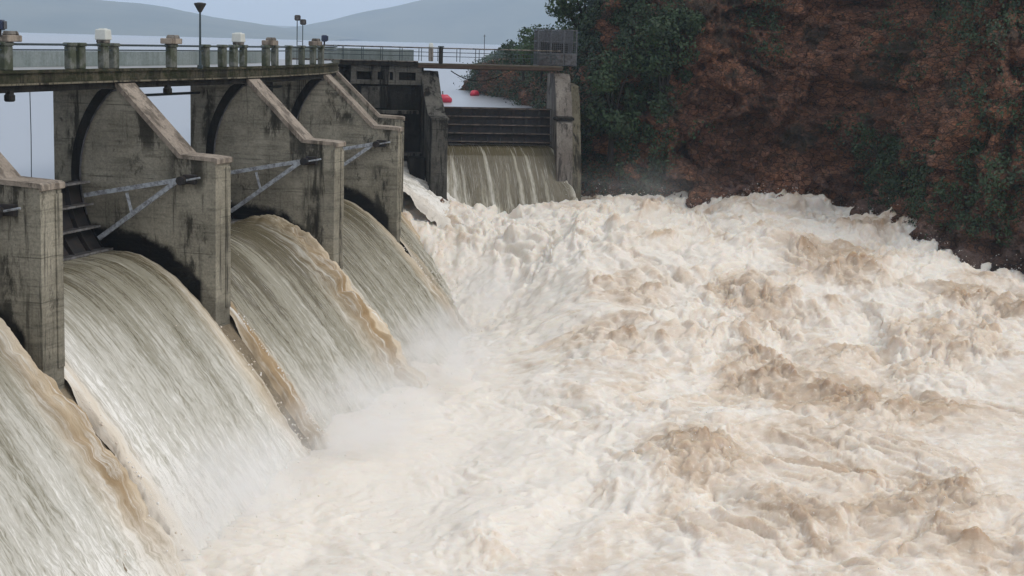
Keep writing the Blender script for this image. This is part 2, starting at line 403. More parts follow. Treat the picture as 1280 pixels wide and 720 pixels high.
def make_far_pier(P, label, col_):
    t = thing('dam_pier', label, 'dam pier', (P.O.x, P.O.y, BASE), R(90-P.ang)-R(90), 'concrete piers between the spillway gates')
    b = MB(); N = P.nose
    pf = [(-3.1, BASE), (-3.1, -2.3), (-.1, -2.3), (.3, -2.5), (1.6, -4.1), (N-1.2, -5.6), (N, -5.75), (N, -9), (N+.5, BASE)]
    if col_ == 'pale': pf = [(-3.1, BASE), (-3.1, -2.3), (.1, -2.3), (.55, -2.6), (1.1, -3.3), (1.6, -4.3), (1.95, -5.4), (1.8, -5.7), (2.2, -6.0), (2.5, -7.4), (2.8, -9.5), (3.3, BASE)]
    b.prism([(x, z-BASE) for x, z in pf], 0, W*.86)
    b.build('pier_body', M[col_], t)
    if col_ == 'pale':
        c = MB(); c.prism([(x, z-BASE) for x, z in [(-2.5, BASE), (-2.5, -3.0), (.3, -3.2), (1.3, -5.6), (1.9, -7.6), (2.6, -10), (3.2, BASE)]], W*.861, W*.86+.75); c.build('buttress', M['lip'], t)
        c = MB(); c.box((1.7, W*.43, -5.62-BASE), (.9, W*.86+.3, .22), bev=.05); c.build('corbel', M['black'], t); return t
    c = MB(); c.prism([(x, z-BASE) for x, z in [(.1, -2.28), (.34, -2.34), (1.64, -3.94), (N-1.18, -5.42), (N+.08, -5.60), (N+.08, -5.76), (N-1.2, -5.6), (1.6, -4.1), (.3, -2.52)]], -.06, W*.86+.06)
    c.build('pier_cap', M['wall'] if col_ != 'pale' else M['pale'], t)
    return t
make_far_pier(fl, 'dark concrete pier at the left side of the far gate', 'wall')  # same streaked dark concrete as the wall frames
make_far_pier(fr, 'pale grey pier at the right side of the far gate, below the cliff trees', 'pale')

# ------------------------------------------------------------------ loft between two piers
def loft(A, B, s, t, z, yA=W, yB=0.0):
    """point(s) between pier A's far face and pier B's near face"""
    s, t, z = np.broadcast_arrays(np.asarray(s, float), np.asarray(t, float), np.asarray(z, float))
    a = np.stack([A.O.x+A.d.x*t+A.a.x*yA, A.O.y+A.d.y*t+A.a.y*yA], -1)
    b = np.stack([B.O.x+B.d.x*t+B.a.x*yB, B.O.y+B.d.y*t+B.a.y*yB], -1)
    xy = a+(b-a)*s[..., None]
    return np.concatenate([xy, z[..., None]], -1)
def grid_faces(n, m):
    i = np.arange(n*m).reshape(n, m)
    return np.stack([i[:-1, :-1], i[:-1, 1:], i[1:, 1:], i[1:, :-1]], -1).reshape(-1, 4)

# spillway body (ogee) under the sheets, one sheet of concrete per bay plus the strips behind the noses
def body(A, B, name='spillway_crest'):
    ts = np.concatenate([[-8, -8.0], np.linspace(-2.6, 12, 40)]); zs = np.concatenate([[BASE, -12], prof_water(ts[2:])-.28])
    s = np.linspace(0, 1, 12); T, S = np.meshgrid(ts, s); Z = np.broadcast_to(zs, T.shape)
    V = loft(A, B, S, T, Z, yA=0, yB=0).reshape(-1, 3)
    return link(name, raw_mesh(name, V, grid_faces(*T.shape)), M['wetc'])
M['wetc'] = concrete('wet_brown_concrete', (.19, .15, .10), (.07, .055, .038), (.28, .23, .16), streak=.4, board=False)
for i in range(len(piers)-1):
    o = body(piers[i], piers[i+1]); tag(o, kind='structure')

# ------------------------------------------------------------------ falling water sheets
spray_pts = []
def sheet(A, B, seed, prof=prof_water, t0=-1.9, t1=10.6, ropeN=.35, ropeF=.35, foam0=0.0, yA=W, yB=0.0, spread=.4, nose=NOSE, brown=1.0, dz=0.0, foamt=(1.0, 9.5), amp=1.0, foamside=0.0, streaks=(), ropew=1.0):
    L = (loft(A, B, 1, 2, 0, yA, yB)-loft(A, B, 0, 2, 0, yA, yB)); L = float(np.linalg.norm(L))
    nu = int(L/.07); nv = int((t1-t0)/.07)
    u = np.linspace(0, 1, nu); t = np.linspace(t0, t1, nv); T, U = np.meshgrid(t, u)
    uu = U*L
    z = prof(T)+dz
    dzt = (prof(T+.05)-prof(T-.05))/.1; dzt = np.clip(dzt, -3, 1)
    nl = np.sqrt(1+dzt**2); nx, nz = -dzt/nl, 1/nl      # profile normal (t, z)
    s_len = np.cumsum(np.sqrt(1+((prof(t)-np.roll(prof(t), 1))/(t[1]-t[0]))**2)[1:])*(t[1]-t[0]); s_len = np.concatenate([[0], s_len]); SV = np.broadcast_to(s_len, T.shape)
    g = sstep(foamt[0], foamt[1], T)
    wob = fbm(SV*.35, SV*.0+seed, seed, seed, 3)*.35*g
    h = amp*(.02+.16*g)*fbm(uu*1.7, SV*.18, seed, seed, 4)+amp*(.01+.10*g)*billow(uu*3.5, SV*.55, seed, seed+3, 4)+amp*.09*g*fbm(uu*5, SV*2.6, seed, seed+9, 3)
    # ropes of churned water that cling to the piers
    dN, dF = uu, L-uu
    startF = sstep(-.6, 2.0, T)
    turb = billow(uu*1.6, SV*.75, seed, seed+40, 5)
    rw = .32+.34*sstep(0, 8, T)
    rF = np.exp(-((dF-.45*ropew)/(rw*ropew))**2)*startF*ropeF; rN = np.exp(-((dN-.35)/rw)**2)*sstep(.5, 3, T)*ropeN
    h = h+(rF+rN)*(.60+.34*turb)+(rF+rN)*.06*fbm(uu*4, SV*1.6, seed, seed+50, 3)
    h = h-.1*np.exp(-(np.minimum(dN, dF)/.15)**2)
    # ragged, spreading margins below the nose
    sp = spread*sstep(nose-.1, nose+3.5, T)
    edge = sp*(1+.7*fbm(SV*1.6, 3.3, seed, seed+70, 3))
    S = U+(-edge*np.exp(-(dN/.8)**2)+edge*np.exp(-(dF/.8)**2))/L
    T2 = T+nx*h; Z2 = z+nz*h-(.5*np.exp(-(np.minimum(dN, dF)/.1)**2)*sstep(nose, nose+1, T))
    V = loft(A, B, S, T2, Z2, yA, yB)
    foam = foam0+.62*g+.3*sstep(7.2, 10.2, T)+foamside*np.exp(-(dN/3.5)**2)*sstep(0, 4, T)
    bro = np.clip((rF/max(ropeF, .01)*min(1, ropeF*2.2)+rN/max(ropeN, .01)*min(1, ropeN*2.0))*1.25, 0, 1)*brown*(1-.55*sstep(7.5, 10, T))
    foam = foam+bro*.4; bro = bro*(.35+.65*sstep(1.5, 6, T))
    for u0, wd, k, tl in streaks:
        foam = foam+k*np.exp(-((U-u0-.012*T*(1+fbm(SV*.8, seed, 0, 5, 2)*.5))/wd)**2)*sstep(tl, tl+1.6, T)
    V = V.reshape(-1, 3)
    me = raw_mesh('falling_water', V, grid_faces(*T.shape), True, dict(su=uu, sv=SV, sd=np.full(T.shape, seed*3.7), foam=foam, brown=bro))
    o = link('falling_water', me, M['sheet']); tag(o, kind='structure')
    # droplets torn off the margins and the face
    n = 260
    uu_ = rng.random(n); tt = 1.5+9*rng.random(n)**.6
    side = rng.random(n) < .93; uu_[side] = np.where(rng.random(side.sum()) < .5, -.02*rng.random(side.sum()), 1+.035*rng.random(side.sum())-.03)
    pz = prof(tt)+dz+(.1+.35*rng.random(n)*rng.random(n))*(.3+1.2*sstep(2, 9, tt))+(.35*ropeF*side)
    keep = (tt > nose+.2) | ~side
    spray_pts.append((loft(A, B, uu_, tt+.1, pz, yA, yB)[keep], (.010+.026*rng.random(n)**2*sstep(1, 8, tt))[keep]))
    return o
sheet(piers[0], piers[1], 3, ropeF=1.0, ropeN=.1, foam0=.20, foamside=.1, spread=.35)
sheet(piers[1], piers[2], 7, ropeF=.22, ropeN=.25, foam0=.20, foamside=.5)
sheet(piers[2], piers[3], 11, ropeF=1.55, ropeN=.4, foam0=-.02, ropew=1.5)
sheet(piers[3], piers[4], 15, ropeF=.25, ropeN=.2, foam0=-.02)
sheet(piers[4], piers[5], 19, ropeF=.5, ropeN=.2, foam0=.05)
def prof_far(t):
    return np.interp(t, [-2, -1, 0, .6, 1.3, 2.0, 2.8, 3.6, 4.4, 5.4], [-7.75, -7.75, -7.78, -7.95, -8.5, -9.4, -10.6, -12.0, -13.4, -15.2])
sheet(fl, fw, 23, prof=prof_far, t0=-1.2, t1=5.2, ropeF=.05, ropeN=.2, foam0=-.30, nose=1.0, spread=.9, foamt=(0, 6), amp=.7, yA=W*.86, brown=.3, streaks=[(.03, .02, .9, .2), (.09, .03, .8, .6), (.15, .012, .6, 1), (.36, .016, .75, -.4), (.50, .01, .35, .5), (.60, .014, .6, -.2), (.70, .018, .8, .2), (.80, .01, .3, .5), (.955, .018, .9, -.4)])
# splash beyond the last near pier
Bq = Pier(0, 0, 0); Bq.O = Vector((-9.6, 121.0, 0)); Bq.a, Bq.d = piers[5].a, piers[5].d
def prof_jet(t): return np.interp(t, [-2, 1, 2.5, 4, 6, 8, 10], [-9.6, -9.5, -9.6, -10.2, -11.4, -13, -15])
sheet(piers[5], Bq, 29, prof=prof_jet, t0=-1.5, t1=9, ropeF=.8, ropeN=.5, foam0=.9, amp=3.2, brown=.3)

# ------------------------------------------------------------------ radial gates
def make_gate(A, B, label, ztop=-6.65, zbot=-9.85, yA=W, yB=0.0, tr=TR, rg=RG, arms=True, n_g=4, fm='flange', gm='girder'):
    o0 = loft(A, B, .5, 0, 0, yA, yB)[()]
    t = thing('spillway_gate', label, 'dam gate', (o0[0], o0[1], BASE), 0, 'curved steel gates between the piers')
    def P(s, tt, z):
        v = loft(A, B, s, tt, z, yA, yB); return (float(v[0]-o0[0]), float(v[1]-o0[1]), float(v[2]-BASE))
    Lb = float(np.linalg.norm(loft(A, B, 1, 0, 0, yA, yB)-loft(A, B, 0, 0, 0, yA, yB)))
    e = .12/Lb
    def arc(z, dr=0.0): r = rg+dr; return tr[0]-math.sqrt(max(r*r-(z-tr[1])**2, .01))
    b = MB(); zs = np.linspace(zbot, ztop, 10)
    for s0, s1 in ((e, 1-e),):
        V = [];
        for z in zs:
            V += [P(s0, arc(z), z), P(s1, arc(z), z), P(s0, arc(z, .08), z), P(s1, arc(z, .08), z)]
        F = []
        for i in range(9):
            o = i*4; F += [(o, o+1, o+5, o+4), (o+3, o+2, o+6, o+7), (o+2, o, o+4, o+6), (o+1, o+3, o+7, o+5)]
        F += [(0, 2, 3, 1), (36, 37, 39, 38)]
        b.add(V, F)
    b.build('skin_plate', M['darksteel'], t)
    for z in np.linspace(zbot+.18, ztop-.05, n_g):
        b = MB(); b.beam(P(e, arc(z)+.30, z), P(1-e, arc(z)+.30, z), .5, .05); b.build('girder', M[gm], t)
        b = MB(); b.beam(P(e, arc(z)+.57, z), P(1-e, arc(z)+.57, z), .04, .09); b.build('girder_flange', M[fm], t)
    k = 9
    for i in range(1, k):
        s = i/k; b = MB()
        for j in range(6):
            za, zb = zbot+(ztop-zbot)*j/6, zbot+(ztop-zbot)*(j+1)/6
            b.beam(P(s, arc(za)+.12, za), P(s, arc(zb)+.12, zb), .05, .22)
        b.build('rib', M['darksteel'], t)
    if arms:
        for s, sg in ((.42/Lb, 1), (1-.42/Lb, -1)):
            for zt, r in ((-7.25, .11), (-9.15, .11)):
                b = MB(); p, q = P(s, tr[0]-.15, tr[1]+.02), P(s+sg*.35/Lb, arc(zt)+.6, zt)
                b.beam(p, q, .16, .20); b.build('arm', M['steel'], t)
            b = MB(); b.beam(P(s+sg*.2/Lb, .9, -7.05), P(s+sg*.2/Lb, 1.15, -7.95), .10, .12); b.build('arm_brace', M['steel'], t)
            b = MB(); c = P(s-sg*.12/Lb, tr[0]+.05, tr[1])
            b.tube([P(s-sg*.38/Lb, tr[0], tr[1]), P(s+sg*.18/Lb, tr[0], tr[1])], .20, 12); b.box(P(s-sg*.25/Lb, tr[0]+.28, tr[1]+.05), (.62, .26, .42), -R(A.ang), bev=.03)
            b.build('trunnion', M['darksteel'], t)
            b = MB(); b.tube([P(s-sg*.1/Lb, tr[0]+.1, tr[1]+.0), P(s-sg*.1/Lb, tr[0]+.85, tr[1]+.16)], .05, 6); b.build('anchor_rod', M['steel'], t)
    return t
gl = ['dark steel gate at the left picture edge, raised over the nearest fall',
      'dark ribbed steel gate with grey arms, between the two nearest visible piers',
      'dark steel gate with grey arms against the third pier, mostly hidden by the second pier',
      'dark steel gate with two grey arms crossing the fourth pier',
      'dark steel gate behind the fourth pier, almost wholly hidden']
for i in range(5): make_gate(piers[i], piers[i+1], gl[i])
make_gate(fl, fr, 'low wide dark gate with rusty horizontal ribs, in the far bay below the footbridge', ztop=-4.95, zbot=-7.7, yA=W*.86, tr=(4.6, -5.6), rg=5.0, arms=False, n_g=5, fm='rustdark', gm='black')

# ------------------------------------------------------------------ bridge deck: one swept section
def smooth_path(pts, n=12):
    P = [np.array(p, float) for p in pts]; out = []
    P = [2*P[0]-P[1]]+P+[2*P[-1]-P[-2]]
    for i in range(1, len(P)-2):
        for k in range(n):
            t = k/n; a, b, c, d = P[i-1], P[i], P[i+1], P[i+2]
            out.append(.5*((2*b)+(-a+c)*t+(2*a-5*b+4*c-d)*t*t+(-a+3*b-3*c+d)*t**3))
    out.append(P[-2]); return np.array(out)
edge_pts = [tuple(p.p(.2, 0, 0))[:2] for p in piers]
p_ = piers[0]; start = tuple(p_.p(.2, -26, 0))[:2]
near_path = smooth_path([start]+edge_pts[:5]+[(-12.1, 108.5), tuple(piers[5].p(.1, .8, 0))[:2], (-13.2, 118.6)], 10)
FAX = np.array([math.sin(R(FA)), math.cos(R(FA))]); FDN = np.array([math.cos(R(FA)), -math.sin(R(FA))])
far0 = np.array([-13.0, 119.9]); far_path = np.array([far0+FAX*k for k in np.linspace(-5, 20.5, 30)])
def side_normals(path):
    d = np.gradient(path, axis=0); d /= np.linalg.norm(d, axis=1)[:, None]
    return np.stack([d[:, 1], -d[:, 0]], -1)     # to the right of travel = downstream
def sweep(path, sect, name, mat, parent=None, base=None):
    """sect: closed list (offset downstream, z)"""
    N = side_normals(path); n = len(sect); V = []
    for p, nn in zip(path, N):
        for o, z in sect: q = p+nn*o; V.append((q[0], q[1], z))
    F = []
    for i in range(len(path)-1):
        for k in range(n): F.append((i*n+k, (i+1)*n+k, (i+1)*n+(k+1) % n, i*n+(k+1) % n))
    F.append(tuple(range(n))); F.append(tuple((len(path)-1)*n+k for k in range(n-1, -1, -1)))
    if base is not None: V = [(x-base[0], y-base[1], z-base[2]) for x, y, z in V]
    return link(name, raw_mesh(name, V, F), mat, parent)
def along(path):
    s = np.concatenate([[0], np.cumsum(np.linalg.norm(np.diff(path, axis=0), axis=1))]); N = side_normals(path)
    def f(d):
        return (np.array([np.interp(d, s, path[:, 0]), np.interp(d, s, path[:, 1])]), np.array([np.interp(d, s, N[:, 0]), np.interp(d, s, N[:, 1])]))
    return s, f
db = (edge_pts[2][0], edge_pts[2][1], -2.5)
deck = thing('bridge_deck', 'mossy dark concrete road deck running along the top of the near piers', 'bridge', db)
sweep(near_path, [(0, -1.72), (0, -2.12), (-.25, -2.12), (-4.6, -2.12), (-4.85, -2.12), (-4.85, -1.72), (-4.6, -1.72)], 'edge_beam', M['deck'], deck, db)
sweep(near_path, [(.10, -1.60), (.10, -1.715), (-.30, -1.715), (-.30, -1.60)], 'kerb', M['deck'], deck, db)
sweep(near_path, [(-.30, -1.66), (-.31, -1.715), (-4.7, -1.715), (-4.7, -1.66)], 'road_surface', M['road'], deck, db)
sweep(near_path, [(.07, -2.125), (.07, -2.20), (-.45, -2.20), (-.45, -2.125)], 'drip_lip', M['lip'], deck, db)
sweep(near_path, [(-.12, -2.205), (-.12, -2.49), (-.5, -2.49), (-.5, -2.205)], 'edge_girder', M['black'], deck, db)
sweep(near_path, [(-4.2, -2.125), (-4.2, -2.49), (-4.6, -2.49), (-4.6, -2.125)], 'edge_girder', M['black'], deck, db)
upw = sweep(near_path, [(-4.45, -.95), (-4.45, -1.655), (-4.7, -1.655), (-4.7, -.95)], 'upstream_parapet', M['upwall'])
tag(upw, 'low pale green-grey parapet wall along the lake side of the road', 'parapet')
S_, F_ = along(near_path)
# posts at chosen picture columns: distance along the path for a column
def cam_col(x, y): return 640+2000*x/y
cols_ = np.array([cam_col(*p) for p in near_path])
def s_for(c): return float(np.interp(c, cols_, S_))
par = thing('parapet_railing', 'railing of concrete posts and two steel pipes along the downstream edge of the road', 'railing', (db[0], db[1], -1.6))
post_s = []
for c, w in ((8, .62), (88, .5), (100, .5), (129, .5), (142, .45), (213, .6), (255, .45), (276, .5), (290, .5), (302, .4), (330, .6), (341, .45), (358, .4), (374, .4), (388, .5), (398, .5)):
    q = s_for(c); post_s.append(q); p, n = F_(q); a = math.atan2(n[1], n[0])
    b = MB(); b.box((p[0]-.1*n[0]-db[0], p[1]-.1*n[1]-db[1], .475), (.30, w, .95), a, bev=.03); po = b.build('post', M['parapet'], par)
    b = MB(); b.box((p[0]-.1*n[0]-db[0], p[1]-.1*n[1]-db[1], 1.03), (.40, w+.1, .16), a, bev=.04); b.build('post_cap', M['parapet'], po)
for c in (-120, -200, -420, -900):   # posts beyond the picture edge
    q = s_for(c); p, n = F_(q); a = math.atan2(n[1], n[0])
    b = MB(); b.box((p[0]-.1*n[0]-db[0], p[1]-.1*n[1]-db[1], .475), (.30, .5, .95), a, bev=.03); b.build('post', M['parapet'], par)
dd = np.arange(0, S_[-1], 1.0)
for zz, r in ((1.02, .055), (.80, .035)):
    b = MB(); b.tube([(F_(q)[0][0]-.1*F_(q)[1][0]-db[0], F_(q)[0][1]-.1*F_(q)[1][1]-db[1], zz) for q in dd], r, 6); b.build('pipe_rail', M['rail'], par, True)
# pale cap stones / lamp boxes standing on posts
def on_post(c, kind, label, cat, name, grp, z0=1.11):
    q = s_for(c); p, n = F_(q); a = math.atan2(n[1], n[0]); x, y = p[0]-.1*n[0], p[1]-.1*n[1]
    t = thing(name, label, cat, (x, y, -1.6+z0), a, grp); b = MB()
    if kind == 'lamp':
        b.box((0, 0, .07), (.46, .46, .14), 0, bev=.03); b.build('lamp_foot', M['pale'], t)
        b = MB(); b.box((0, 0, .36), (.56, .56, .46), 0, taper=.92, bev=.035); b.build('glass_shade', M['white'], t, False)
        b = MB(); b.box((0, 0, .60), (.3, .3, .06), 0, bev=.02); b.build('lid', M['white'], t)
    elif kind == 'stone':
        vs = [];
        b.box((0, 0, .13), (.60, 1.05, .26), 0, bev=.03); b.build('cap_slab', M['cap'], t)
        b = MB(); b.box((0, .16, .34), (.44, .6, .16), 0, taper=.85, bev=.03); b.build('cap_top', M['pale'], t)
    else:   # floodlight
        b.tube([(0, 0, 0), (0, 0, .25)], .05, 8); b.build('stem', M['darksteel'], t)
        b = MB(); b.box((0, 0, .45), (.34, .52, .40), .3, bev=.06); h = b.build('lamp_housing', M['blue'], t)
        b = MB(); b.box((.2, .05, .45), (.03, .42, .3), .3, bev=.01); b.build('lens', M['mesh'], h)
on_post(129, 'lamp', 'white glass lamp box on the railing post nearest the left edge', 'lamp', 'post_lamp', 'white lamp boxes on the railing')
on_post(296, 'lamp', 'white glass lamp box on the railing above the third pier', 'lamp', 'post_lamp', 'white lamp boxes on the railing')
on_post(12, 'stone', 'pale pinkish cap stone on the leftmost railing post', 'cap stone', 'cap_stone', 'cap stones on railing posts')
on_post(213, 'stone', 'pale pinkish cap stone on the single post left of the tall lamp', 'cap stone', 'cap_stone', 'cap stones on railing posts')
on_post(335, 'stone', 'small cream cap stone on a post just left of the twin floodlight', 'cap stone', 'cap_stone', 'cap stones on railing posts')
on_post(391, 'stone', 'pale pinkish cap stone beside the dark blue floodlight at the deck corner', 'cap stone', 'cap_stone', 'cap stones on railing posts')
on_post(402, 'flood', 'dark blue floodlight on the last railing post at the deck corner', 'floodlight', 'floodlight', None, 1.1)
on_post(2, 'flood', 'dark blue floodlight at the very left edge above the railing', 'floodlight', 'floodlight', None, 1.3)
# brackets under the deck
for c, lab in ((12, 'black bracket box under the deck at the left picture edge'), (208, 'black bracket box under the deck between the second and third piers')):
    q = s_for(c); p, n = F_(q); b = MB(); b.box((0, 0, 0), (.3, .42, .3), math.atan2(n[1], n[0]), bev=.05); b.box((0, 0, .2), (.2, .3, .12), math.atan2(n[1], n[0]))
    o = b.build('bracket_box', M['black'], None, loc=(p[0]-.1*n[0], p[1]-.1*n[1], -2.68)); tag(o, lab, 'bracket', 'bracket boxes under the deck')
# pipe braces between piers and the hanging gauge cable
for i in range(2, 4):
    a, b2 = piers[i].p(-2.6, W, -3.05), piers[i+1].p(-2.6, 0, -3.05); b = MB(); b.tube([(0, 0, 0), tuple(b2-a)], .07, 8)
    o = b.build('brace_pipe', M['rail'], None, True, loc=tuple(a)); tag(o, [0, 0, 'thin dark pipe crossing the gap under the deck between second and third piers', 'thin steel pipe under the deck behind the third pier'][i], 'pipe', 'brace pipes under the deck')
q = s_for(20); p, n = F_(q); b = MB(); x, y = -23.6, 76.0
b.tube([(0, 0, 0), (.02, 0, -2.2), (0, 0, -4.2)], .022, 5); b.tube([(0, 0, -4.2), (0, 0, -4.45)], .06, 6)
o = b.build('gauge_cable', M['rail'], None, loc=(-21.95, 72.5, -2.5)); tag(o, 'thin cable hanging below the deck in front of the lake at the far left', 'cable')

# tall lamp and twin floodlight
t = thing('street_lamp', 'slim street lamp with a dark funnel shade on the lake side of the road', 'street lamp', (-15.35, 78.0, -1.66))
b = MB(); b.tube([(0, 0, 0), (0, 0, 2.75)], [.065, .045], 8); b.box((0, 0, .1), (.25, .25, .2), 0, bev=.03); b.build('pole', M['rail'], t, False)
b = MB(); b.tube([(0, 0, 2.7), (0, 0, 2.78), (0, 0, 3.08), (0, 0, 3.14)], [.07, .12, .29, .28], 14); s_ = b.build('lamp_shade', M['darksteel'], t)
b = MB(); b.tube([(0, 0, 3.143), (0, 0, 3.17)], [.2, .1], 12); b.build('lid', M['girder'], s_)
t = thing('twin_floodlight', 'pair of dark floodlights on a twin-legged mast behind the deck railing', 'floodlight', (-13.3, 98.5, -1.66))
for k, (dx, hz, ml) in enumerate(((-.18, 2.85, 0), (.16, 2.6, .1))):
    b = MB(); b.tube([(dx, 0, 0), (dx, 0, hz-.2)], .03, 6); b.build('leg', M['rail'], t)
    b = MB(); b.box((dx+.02, 0, hz-.05), (.36, .26, .34), .3, bev=.06); h = b.build('lamp_head', M['darksteel'], t)
    b = MB(); b.box((dx+.03, -.14, hz-.05), (.26, .02, .24), .3); b.build('lens', M['girder'], h)
b = MB(); b.beam((-.18, 0, 1.4), (.16, 0, 1.4), .03, .03); b.build('cross_bar', M['rail'], t)

# ------------------------------------------------------------------ far deck, wall, footbridge
fd = far0+FAX*6.6
fb = (far0[0], far0[1], -2.1)
t = thing('wall_walkway', 'dark deck slab on top of the wall left of the far gate', 'bridge', fb)
path1 = np.array([far0+FAX*k for k in np.linspace(-4, 5.6, 8)])
sweep(path1, [(.1, -1.62), (.1, -1.95), (-4, -1.95), (-4, -1.62)], 'slab', M['black'], t, fb)
sweep(path1, [(.16, -1.55), (.16, -1.615), (-.2, -1.615), (-.2, -1.55)], 'kerb', M['pale'], t, fb)
path2 = np.array([far0+FAX*k for k in np.linspace(5.62, 16.6, 12)])
t = thing('footbridge', 'thin footbridge with a rusty yellow edge above the far gate', 'bridge', (path2[5][0], path2[5][1], -2.0)); bb = (path2[5][0], path2[5][1], -2.0)
sweep(path2, [(.05, -1.70), (.05, -1.82), (-2.2, -1.82), (-2.2, -1.70)], 'slab', M['timber'], t, bb)
sweep(path2, [(.0, -1.825), (.0, -2.02), (-.12, -2.02), (-.12, -1.825)], 'edge_beam', M['rust'], t, bb)
sweep(path2, [(-2.0, -1.825), (-2.0, -2.12), (-2.12, -2.12), (-2.12, -1.825)], 'edge_beam', M['rust'], t, bb)
# far railing
fr_ = thing('far_railing', 'pale steel railing with thin posts along the far walkway and footbridge', 'railing', (far0[0], far0[1], -1.6))
def fp(k, off, z): q = far0+FAX*k+FDN*off; return (q[0]-far0[0], q[1]-far0[1], z+1.6)
for off, zt in ((-.05, -.55), (-2.1, -.58)):
    for zz, r in ((zt, .045), (zt-.32, .02), (zt-.62, .02)):
        b = MB(); b.tube([fp(-1.5, off, zz), fp(16.4, off, zz)], r, 6); b.build('pipe_rail', M['pale'] if r > .04 else M['rail'], fr_, True)
    for k in np.arange(-1.4, 16.4, 1.45):
        b = MB(); b.tube([fp(k, off, -1.56), fp(k, off, zt)], .03, 6); b.build('railing_post', M['rail'], fr_)
pw = sweep(path1, [(-3.6, -.75), (-3.6, -1.61), (-3.8, -1.61), (-3.8, -.75)], 'lake_side_parapet', M['upwall']); tag(pw, 'low pale parapet wall on the lake side above the dark wall', 'parapet')
# white post lamp on far railing
for k, lab, hh in ((6.55, 'white lamp box on the concrete post where the footbridge begins', .45),):
    q = far0+FAX*k; tt = thing('post_lamp', lab, 'lamp', (q[0], q[1], -1.55), R(9), 'white lamp boxes on the railing')
    b = MB(); b.box((0, 0, .5), (.34, .3, 1.0), 0, bev=.04); b.build('lamp_post', M['pale'], tt)
    b = MB(); b.box((0, 0, 1.18), (.36, .36, .36), 0, taper=.8, bev=.07); b.build('glass_shade', M['white'], tt)
q = far0+FAX*7.3; tt = thing('railing_pillar', 'dark pillar beside the far white lamp', 'pillar', (q[0], q[1], -1.7), R(9)); b = MB(); b.box((0, 0, .6), (.3, .3, 1.2), 0, bev=.04); b.build('pillar_shaft', M['black'], tt); b = MB(); b.box((0, 0, 1.25), (.44, .4, .1), 0, bev=.03); b.build('pillar_cap', M['rail'], tt)
# wall between the rows
wt = thing('abutment_wall', 'dark stained concrete wall with recessed openings between the near row and the far gate', 'wall', (far0[0], far0[1], BASE))
def wb(b, k0, k1, o0, o1, z0, z1):
    c = far0+FAX*(k0+k1)/2+FDN*(o0+o1)/2
    b.box((c[0]-far0[0], c[1]-far0[1], (z0+z1)/2-BASE), (k1-k0, o1-o0, z1-z0), R(90-FA), bev=.015)
b = MB(); wb(b, -6, 6.1, -3.5, -.6, BASE, -1.96); b.build('wall_core', M['black'], wt)  # black core: the shade of the openings is put into its colour
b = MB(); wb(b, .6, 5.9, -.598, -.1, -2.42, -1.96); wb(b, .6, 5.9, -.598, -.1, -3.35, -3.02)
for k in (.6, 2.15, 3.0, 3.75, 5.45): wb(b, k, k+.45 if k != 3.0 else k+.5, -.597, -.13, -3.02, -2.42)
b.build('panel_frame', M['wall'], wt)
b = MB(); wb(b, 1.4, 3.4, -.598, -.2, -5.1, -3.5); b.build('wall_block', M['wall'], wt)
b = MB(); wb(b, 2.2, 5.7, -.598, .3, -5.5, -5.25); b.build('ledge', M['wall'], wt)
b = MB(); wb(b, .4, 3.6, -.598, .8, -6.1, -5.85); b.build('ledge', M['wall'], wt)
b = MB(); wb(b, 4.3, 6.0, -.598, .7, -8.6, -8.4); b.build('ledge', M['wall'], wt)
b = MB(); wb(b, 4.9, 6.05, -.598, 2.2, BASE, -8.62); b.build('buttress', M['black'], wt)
# rock lump at the wall foot
# cage and gear at the right end of the footbridge
cg = thing('gate_cage', 'grey mesh cage around the hoist at the right end of the footbridge', 'cage', (3.0, 125.2, -1.7), R(9))
for x in (-1.5, -.5, .5, 1.5):
    for y in (-.1, 1.6):
        b = MB(); b.beam((x, y, 0), (x, y, 2.75), .09, .09); b.build('cage_post', M['mesh'], cg)
for z in (.05, .95, 1.85, 2.75):
    b = MB(); b.beam((-1.55, -.1, z), (1.55, -.1, z), .07, .07); b.beam((-1.55, 1.6, z), (1.55, 1.6, z), .07, .07); b.beam((-1.55, -.1, z), (-1.55, 1.6, z), .07, .07); b.beam((1.55, -.1, z), (1.55, 1.6, z), .07, .07); b.build('cage_rail', M['mesh'], cg)
b = MB()
for k in range(21): b.beam((-1.5+.15*k, -.1, 0), (-1.5+.15*k, -.1, 2.75), .022, .022); b.beam((-1.5+.15*k, 1.6, 0), (-1.5+.15*k, 1.6, 2.75), .022, .022)
for k in range(18): b.beam((-1.5, -.1, .15*k+.08), (1.5, -.1, .15*k+.08), .022, .022)
b.build('wire_mesh', M['mesh'], cg)
for x in (-.98, .02, 1.02):
    b = MB(); b.box((x, 1.66, 1.4), (.9, .04, 2.6), bev=.01); b.build('back_panel', M['mesh'], cg)
    b = MB(); b.box((x, -.16, .5), (.9, .04, .85), bev=.01); b.build('kick_panel', M['girder'], cg)
b = MB(); b.box((.1, .8, .9), (1.6, 1.0, 1.7), 0, bev=.05); b.tube([(-.9, .8, .8), (-.9, .8, 1.9)], .25, 10); b.build('hoist_machine', M['black'], cg)
# concrete apron right of the right pier
ra = thing('retaining_wall', 'stained pale retaining wall stepping down right of the far pier', 'wall', (fr.O.x, fr.O.y, BASE), R(-9)+R(18))
b = MB(); b.box((2.4, -1.2, 4.4), (1.7, 3.2, 8.8), 0, taper=.8, bev=.2); b.box((1.6, .6, 7.4), (1.6, 2.4, 15.0), 0, taper=.75, bev=.2); b.build('wall_block', M['pale2'] if 'pale2' in M else M['lip'], ra)
